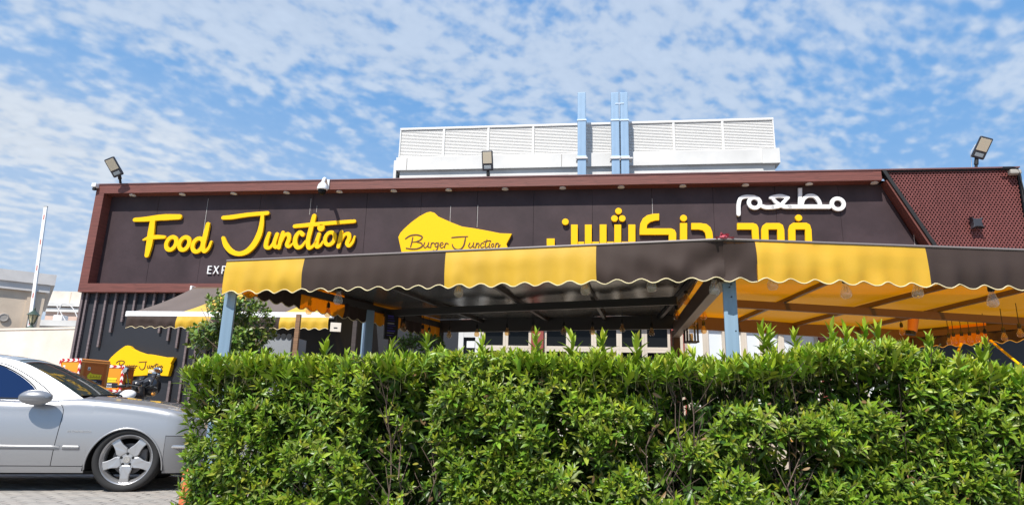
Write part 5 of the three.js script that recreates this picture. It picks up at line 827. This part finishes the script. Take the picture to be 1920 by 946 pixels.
// ------------------------------------------------------------------ the hedge
{
  const A = V(-2.68, 0, -5.4), B = V(4.9, 0, -4.3), e = B.clone().sub(A), LEN = e.length(); e.normalize(); const f = V(-e.z, 0, e.x);
  const hedge = thing('hedge', 'broad leafy green hedge with spiky upright shoots across the foreground', 'hedge', A.toArray());
  const plane = A.clone().addScaledVector(f, -0.25);
  const prof = [[340, 664], [400, 652], [500, 648], [640, 652], [740, 648], [820, 642], [900, 648], [1000, 640], [1100, 646], [1200, 652], [1300, 648], [1400, 648], [1470, 636], [1540, 618], [1600, 610], [1660, 616], [1720, 630], [1800, 644], [1860, 658], [1920, 668]].map(([u, v]) => { const d = ray(u, v + 7 + 9 * sstep(1350, 1550, u)), t = plane.clone().sub(camera.position).dot(f) / d.dot(f), p = camera.position.clone().addScaledVector(d, t); return [p.clone().sub(A).dot(e), p.y]; });
  const topAt = (l) => { if (l <= prof[0][0]) return prof[0][1]; for (let i = 1; i < prof.length; i++) if (l <= prof[i][0]) return lerp(prof[i - 1][1], prof[i][1], (l - prof[i - 1][0]) / (prof[i][0] - prof[i - 1][0])); return prof[prof.length - 1][1]; };
  const at = (l, y, w) => A.clone().addScaledVector(e, l).addScaledVector(f, w).setY(y);
  const out = [], tw = [], DEP = 0.85;
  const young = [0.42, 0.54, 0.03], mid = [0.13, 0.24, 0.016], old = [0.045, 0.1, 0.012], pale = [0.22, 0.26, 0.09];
  const frontAt = (l, y) => 0.1 * (noise(l * 1.3, y * 1.6, 12) - 0.5) * 2 + 0.07 * (noise(l * 3.5, y * 3.5, 14) - 0.5) * 2 - 0.12 * sstep(1.0, 1.5, y) - (l < 0.25 ? 0.2 * (1 - l / 0.25) : 0);
  const hole = (l, y) => noise(l * 1.5 + 3.1, y * 1.9 + 0.7, 33) * 0.6 + noise(l * 4.2, y * 4.2, 35) * 0.4;
  const put = (l, y, w, ax, n, len, c, sp) => whorl(out, tw, at(l, y, w).sub(A), ax, n, len, c, sp);
  // front face
  for (let k = 0; k < 4100; k++) {
    const l = rr(0.14, LEN), y = rr(0.02, topAt(l) - 0.05), hl = hole(l, y); if (y < 0.2 && rnd() < 0.4) continue;
    if (hl < 0.36 && rnd() < 0.82) continue; if (l < 0.42 && rnd() < 0.45) continue;
    const w = frontAt(l, y) - 0.22 * sstep(0.42, 0.32, hl) - Math.abs(rr(0, 1) * rr(0, 1)) * 0.2, up = rr(0.25, 1.1), ax = f.clone().multiplyScalar(rr(0.5, 1)).addScaledVector(e, rr(-0.6, 0.6)).addScaledVector(UP, up);
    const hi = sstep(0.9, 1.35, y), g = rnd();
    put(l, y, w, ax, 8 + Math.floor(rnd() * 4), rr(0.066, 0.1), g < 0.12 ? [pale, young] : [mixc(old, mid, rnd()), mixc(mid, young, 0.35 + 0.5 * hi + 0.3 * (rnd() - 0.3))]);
  }
  // top
  for (let k = 0; k < 1600; k++) {
    const l = rr(-0.05, LEN), w = -rr(0, DEP), y = topAt(l) - 0.07 - 0.09 * Math.abs(rr(-1, 1)) - 0.1 * Math.pow(Math.abs(w / DEP + 0.4) / 0.6, 2) * 0.6 + (rnd() < 0.05 ? rr(0.02, 0.07) : 0);
    const ax = UP.clone().addScaledVector(f, rr(-0.2, 0.35)).addScaledVector(e, rr(-0.3, 0.3));
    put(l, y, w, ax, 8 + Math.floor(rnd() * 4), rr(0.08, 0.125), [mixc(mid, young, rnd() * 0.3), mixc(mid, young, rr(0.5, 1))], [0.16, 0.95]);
  }
  for (const [u, v] of [[800, 622], [1005, 618], [1072, 622], [1130, 620], [1195, 628], [1430, 604], [1442, 610], [1560, 604], [1585, 606], [1622, 600], [1645, 606], [1742, 622], [1850, 630], [1490, 618], [905, 628], [610, 636], [735, 632], [1745, 636], [1838, 648]]) { // tall shoots
    const w = rr(-0.45, -0.1), pl = A.clone().addScaledVector(f, w), d = ray(u, v + 14), t = pl.sub(camera.position).dot(f) / d.dot(f), p = camera.position.clone().addScaledVector(d, t).sub(A);
    whorl(out, tw, p, UP.clone().addScaledVector(e, rr(-0.15, 0.15)).addScaledVector(f, rr(0, 0.2)), 9, rr(0.11, 0.15), [mid, young], [0.15, 0.8]); whorl(out, tw, p.clone().add(V(rr(-0.01, 0.01), -0.09, 0)), UP, 7, 0.1, [mid, mixc(mid, young, 0.6)], [0.5, 1.1]);
  }
  // left end, back and inside
  for (let k = 0; k < 190; k++) { const y = rr(0.05, topAt(0) - 0.12), w = -rr(0, DEP); put(rr(0.06, 0.24), y, w, e.clone().multiplyScalar(-rr(0.5, 1)).addScaledVector(UP, rr(0.2, 1)).addScaledVector(f, rr(-0.4, 0.6)), 9, rr(0.068, 0.09), [mixc(old, mid, rnd()), mixc(mid, young, rr(0.3, 0.9))]); }
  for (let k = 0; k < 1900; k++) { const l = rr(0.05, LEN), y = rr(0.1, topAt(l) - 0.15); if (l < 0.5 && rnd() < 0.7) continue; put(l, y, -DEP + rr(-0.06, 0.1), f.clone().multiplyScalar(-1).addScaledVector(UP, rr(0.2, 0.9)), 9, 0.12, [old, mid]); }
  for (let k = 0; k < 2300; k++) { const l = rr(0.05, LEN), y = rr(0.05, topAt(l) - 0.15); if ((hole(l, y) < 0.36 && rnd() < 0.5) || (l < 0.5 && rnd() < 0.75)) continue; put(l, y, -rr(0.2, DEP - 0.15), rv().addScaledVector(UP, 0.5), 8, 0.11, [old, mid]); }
  // stems and branches
  const br = [];
  for (let k = 0; k < 62; k++) {
    const l = rr(0.05, LEN - 0.1), w = rr(-0.6, -0.12), h = topAt(l) - rr(0.15, 0.35); let p = at(l, 0, w); const n = 5; const pts = [p.clone()];
    for (let i = 1; i <= n; i++) { p = at(l + rr(-0.09, 0.09), h * i / n, w + rr(-0.08, 0.08)); pts.push(p); }
    for (let i = 0; i < n; i++) { br.push([pts[i].clone().sub(A), pts[i + 1].clone().sub(A), rr(1.6, 2.6) * (1 - i / n * 0.6)]); for (let j = 0; j < 2; j++) { const q = pts[i].clone().lerp(pts[i + 1], rnd()); br.push([q.clone().sub(A), q.clone().addScaledVector(f, rr(-0.1, 0.3)).addScaledVector(e, rr(-0.2, 0.2)).add(V(0, rr(0.08, 0.28), 0)).sub(A), 0.9]); } }
  }
  // a few dry and pink-tipped leaves
  for (let k = 0; k < 340; k++) { const l = rr(0, LEN), y = rr(0.2, topAt(l) - 0.15); out.push([leafMatrix(at(l, y, frontAt(l, y) - rr(0.02, 0.15)).sub(A), rv(), rv(), rr(0.05, 0.08), 1), rnd() < 0.5 ? [0.32, 0.2, 0.09] : [0.36, 0.33, 0.05]]); }
  twigMesh(hedge, 'branch', br, 0.004, M.bark); twigMesh(hedge, 'twig', tw, 0.0019, M.twig);
  // the 300 leaves that show largest are leaves of their own, the rest one mass
  const lg = [leafGeo(0.15, 0.45, 0.12), leafGeo(0.165, 0.3, 0.22), leafGeo(0.135, 0.55, 0.05)];
  const pos = new THREE.Vector3();
  out.forEach((o) => { pos.setFromMatrixPosition(o[0]); const wv = pos.clone().add(A), pr = wv.clone().project(camera), dep = wv.clone().sub(camera.position).length(), len = V(o[0].elements[4], o[0].elements[5], o[0].elements[6]).length(); const vis = Math.abs(pr.x) < 0.98 && pr.y > -0.97; o[3] = vis ? len / dep * (wv.y > topAt(pos.dot(e)) - 0.16 ? 1.6 : 1) : 0; });
  out.sort((a, b) => b[3] - a[3]);
  const lm = [0.35, 0.6, 0.85, 1.05].map((k) => leafMat(mixc(mid, young, k)));
  out.slice(0, 300).forEach(([m, c], i) => { const k = clamp((c[0] - mid[0]) / (young[0] - mid[0])), q = part(hedge, 'leaf', lg[i % 3], lm[k < 0.4 ? 0 : k < 0.65 ? 1 : k < 0.9 ? 2 : 3]); q.matrixAutoUpdate = true; m.decompose(q.position, q.quaternion, q.scale); });
  const rest = out.slice(300), third = [[], [], []]; rest.forEach((o, i) => third[i % 3].push(o));
  third.forEach((l, i) => instances(hedge, 'foliage', lg[i], leafMat(), l));
}
// ------------------------------------------------------------------ shrub behind the left post, clipped ball behind the hedge
{
  const c = atZ(438, 600, -7.75), t = thing('shrub', 'round-leaved shrub with bare stems behind the left canopy post', 'shrub', [c.x, 0, c.z]);
  const out = [], tw = [], br = [], lite = [0.3, 0.4, 0.05], drk = [0.07, 0.14, 0.02];
  for (let k = 0; k < 16; k++) { const q = rnd() * 6.28, r = rr(0.12, 0.45); let p = V(rr(-0.08, 0.08), 0, rr(-0.08, 0.08)); const e1 = V(Math.cos(q) * r, rr(1.5, 2.1), Math.sin(q) * r * 0.8); for (let i = 1; i <= 5; i++) { const n = V(0, 0, 0).lerp(e1, i / 5).add(V(rr(-0.05, 0.05), 0, rr(-0.05, 0.05))); br.push([p, n, 2.6 - i * 0.35]); if (i > 1) for (let j = 0; j < 3; j++) { const s = p.clone().lerp(n, rnd()); br.push([s, s.clone().add(V(rr(-0.2, 0.2), rr(0.05, 0.22), rr(-0.2, 0.2))), 0.9]); } p = n; } }
  for (let k = 0; k < 1050; k++) { const d = rv(), r = Math.pow(rnd(), 0.4), p = V(d.x * 0.5 * r + 0.0, 1.72 + d.y * 0.62 * r, d.z * 0.5 * r); if (p.y < 1.58 && rnd() < 0.8) continue; if (noise(p.x * 4 + 9, p.y * 4, 3) < 0.27) continue; whorl(out, tw, p, d.clone().addScaledVector(UP, 0.7), 6, rr(0.055, 0.075), [drk, mixc(drk, lite, rr(0.4, 1))], [0.4, 1.4]); }
  twigMesh(t, 'stem', br, 0.006, std([0.34, 0.25, 0.18], 0.85)); twigMesh(t, 'twig', tw, 0.003, M.twig); instances(t, 'foliage', leafGeo(0.3, 0.2, 0.1), leafMat(), out);
}
{
  const c = atZ(786, 668, -7.4), t = thing('clipped_bush', 'small clipped round bush poking above the hedge below the menu screen', 'shrub', [c.x, 0, c.z]);
  const out = [], tw = [], R = 0.34; part(t, 'trunk', rod([0, 0, 0], [0, c.y, 0], 0.03, 0.025), M.bark);
  for (let k = 0; k < 520; k++) { const d = rv(), r = R * rr(0.82, 1.0), p = V(d.x * r, c.y + d.y * r * 0.85, d.z * r); whorl(out, tw, p, d.clone().addScaledVector(UP, 0.4), 6, 0.034, [[0.06, 0.13, 0.02], [0.16, 0.3, 0.03]], [0.4, 1.3]); }
  twigMesh(t, 'twig', tw, 0.0025, M.twig); instances(t, 'foliage', leafGeo(0.22, 0.25, 0.1), leafMat(), out);
}
// ------------------------------------------------------------------ terrace furniture glimpsed between the leaves
{
  const wood = std([0.24, 0.1, 0.06], 0.6, { map: grainTex }), tp = std([0.74, 0.75, 0.76], 0.5);
  const table = new THREE.Group();
  part(table, 'table_top', rbox(0.9, 0.035, 0.7, 0.01, 0, 0.74, 0), tp); part(table, 'pedestal', rod([0, 0.03, 0], [0, 0.72, 0], 0.035), M.dark); part(table, 'base', rbox(0.45, 0.03, 0.45, 0.01, 0, 0.015, 0), M.dark);
  const chair = new THREE.Group();
  part(chair, 'seat', rbox(0.44, 0.05, 0.44, 0.015, 0, 0.45, 0), wood); part(chair, 'backrest', [rbox(0.42, 0.14, 0.025, 0.01, 0, 0.86, -0.22), rbox(0.42, 0.08, 0.022, 0.01, 0, 0.68, -0.215)], wood);
  for (const [x, z] of [[-0.19, -0.2], [0.19, -0.2], [-0.19, 0.2], [0.19, 0.2]]) part(chair, 'leg', rod([x * 1.05, 0, z * 1.05], [x, z < 0 ? 0.92 : 0.44, z < 0 ? -0.21 : z], 0.018), M.dark);
  [[-1.6, -7.6, 'white-topped table on the terrace behind the left of the hedge'], [0.7, -7.2, 'white-topped table on the terrace behind the middle of the hedge'], [3.0, -7.2, 'white-topped table on the terrace behind the right of the hedge']].forEach(([x, z, l], i) => { const o = i ? table.clone() : table; o.name = numbered('cafe_table'); o.position.set(x, 0, z); o.rotation.y = 0.15; tag(o, l, 'table', 'tables on the terrace'); scene.add(o); });
  [[-2.1, -7.9, 1.4, 'dark wooden chair at the left end of the left terrace table'], [-1.0, -7.4, -1.5, 'dark wooden chair at the right end of the left terrace table'], [0.1, -7.4, 1.5, 'dark wooden chair at the left end of the middle terrace table'], [1.3, -7.0, -1.6, 'dark wooden chair at the right end of the middle terrace table'], [2.4, -7.3, 1.5, 'dark wooden chair at the left end of the right terrace table'], [3.6, -7.1, -1.5, 'dark wooden chair at the right end of the right terrace table']].forEach(([x, z, r, l], i) => { const o = i ? chair.clone() : chair; o.name = numbered('cafe_chair'); o.position.set(x, 0, z); o.rotation.y = r; tag(o, l, 'chair', 'chairs on the terrace'); scene.add(o); });
}

scene.traverse((o) => { if (o.isMesh) { o.castShadow = true; o.receiveShadow = true; } });
renderer.render(scene, camera);
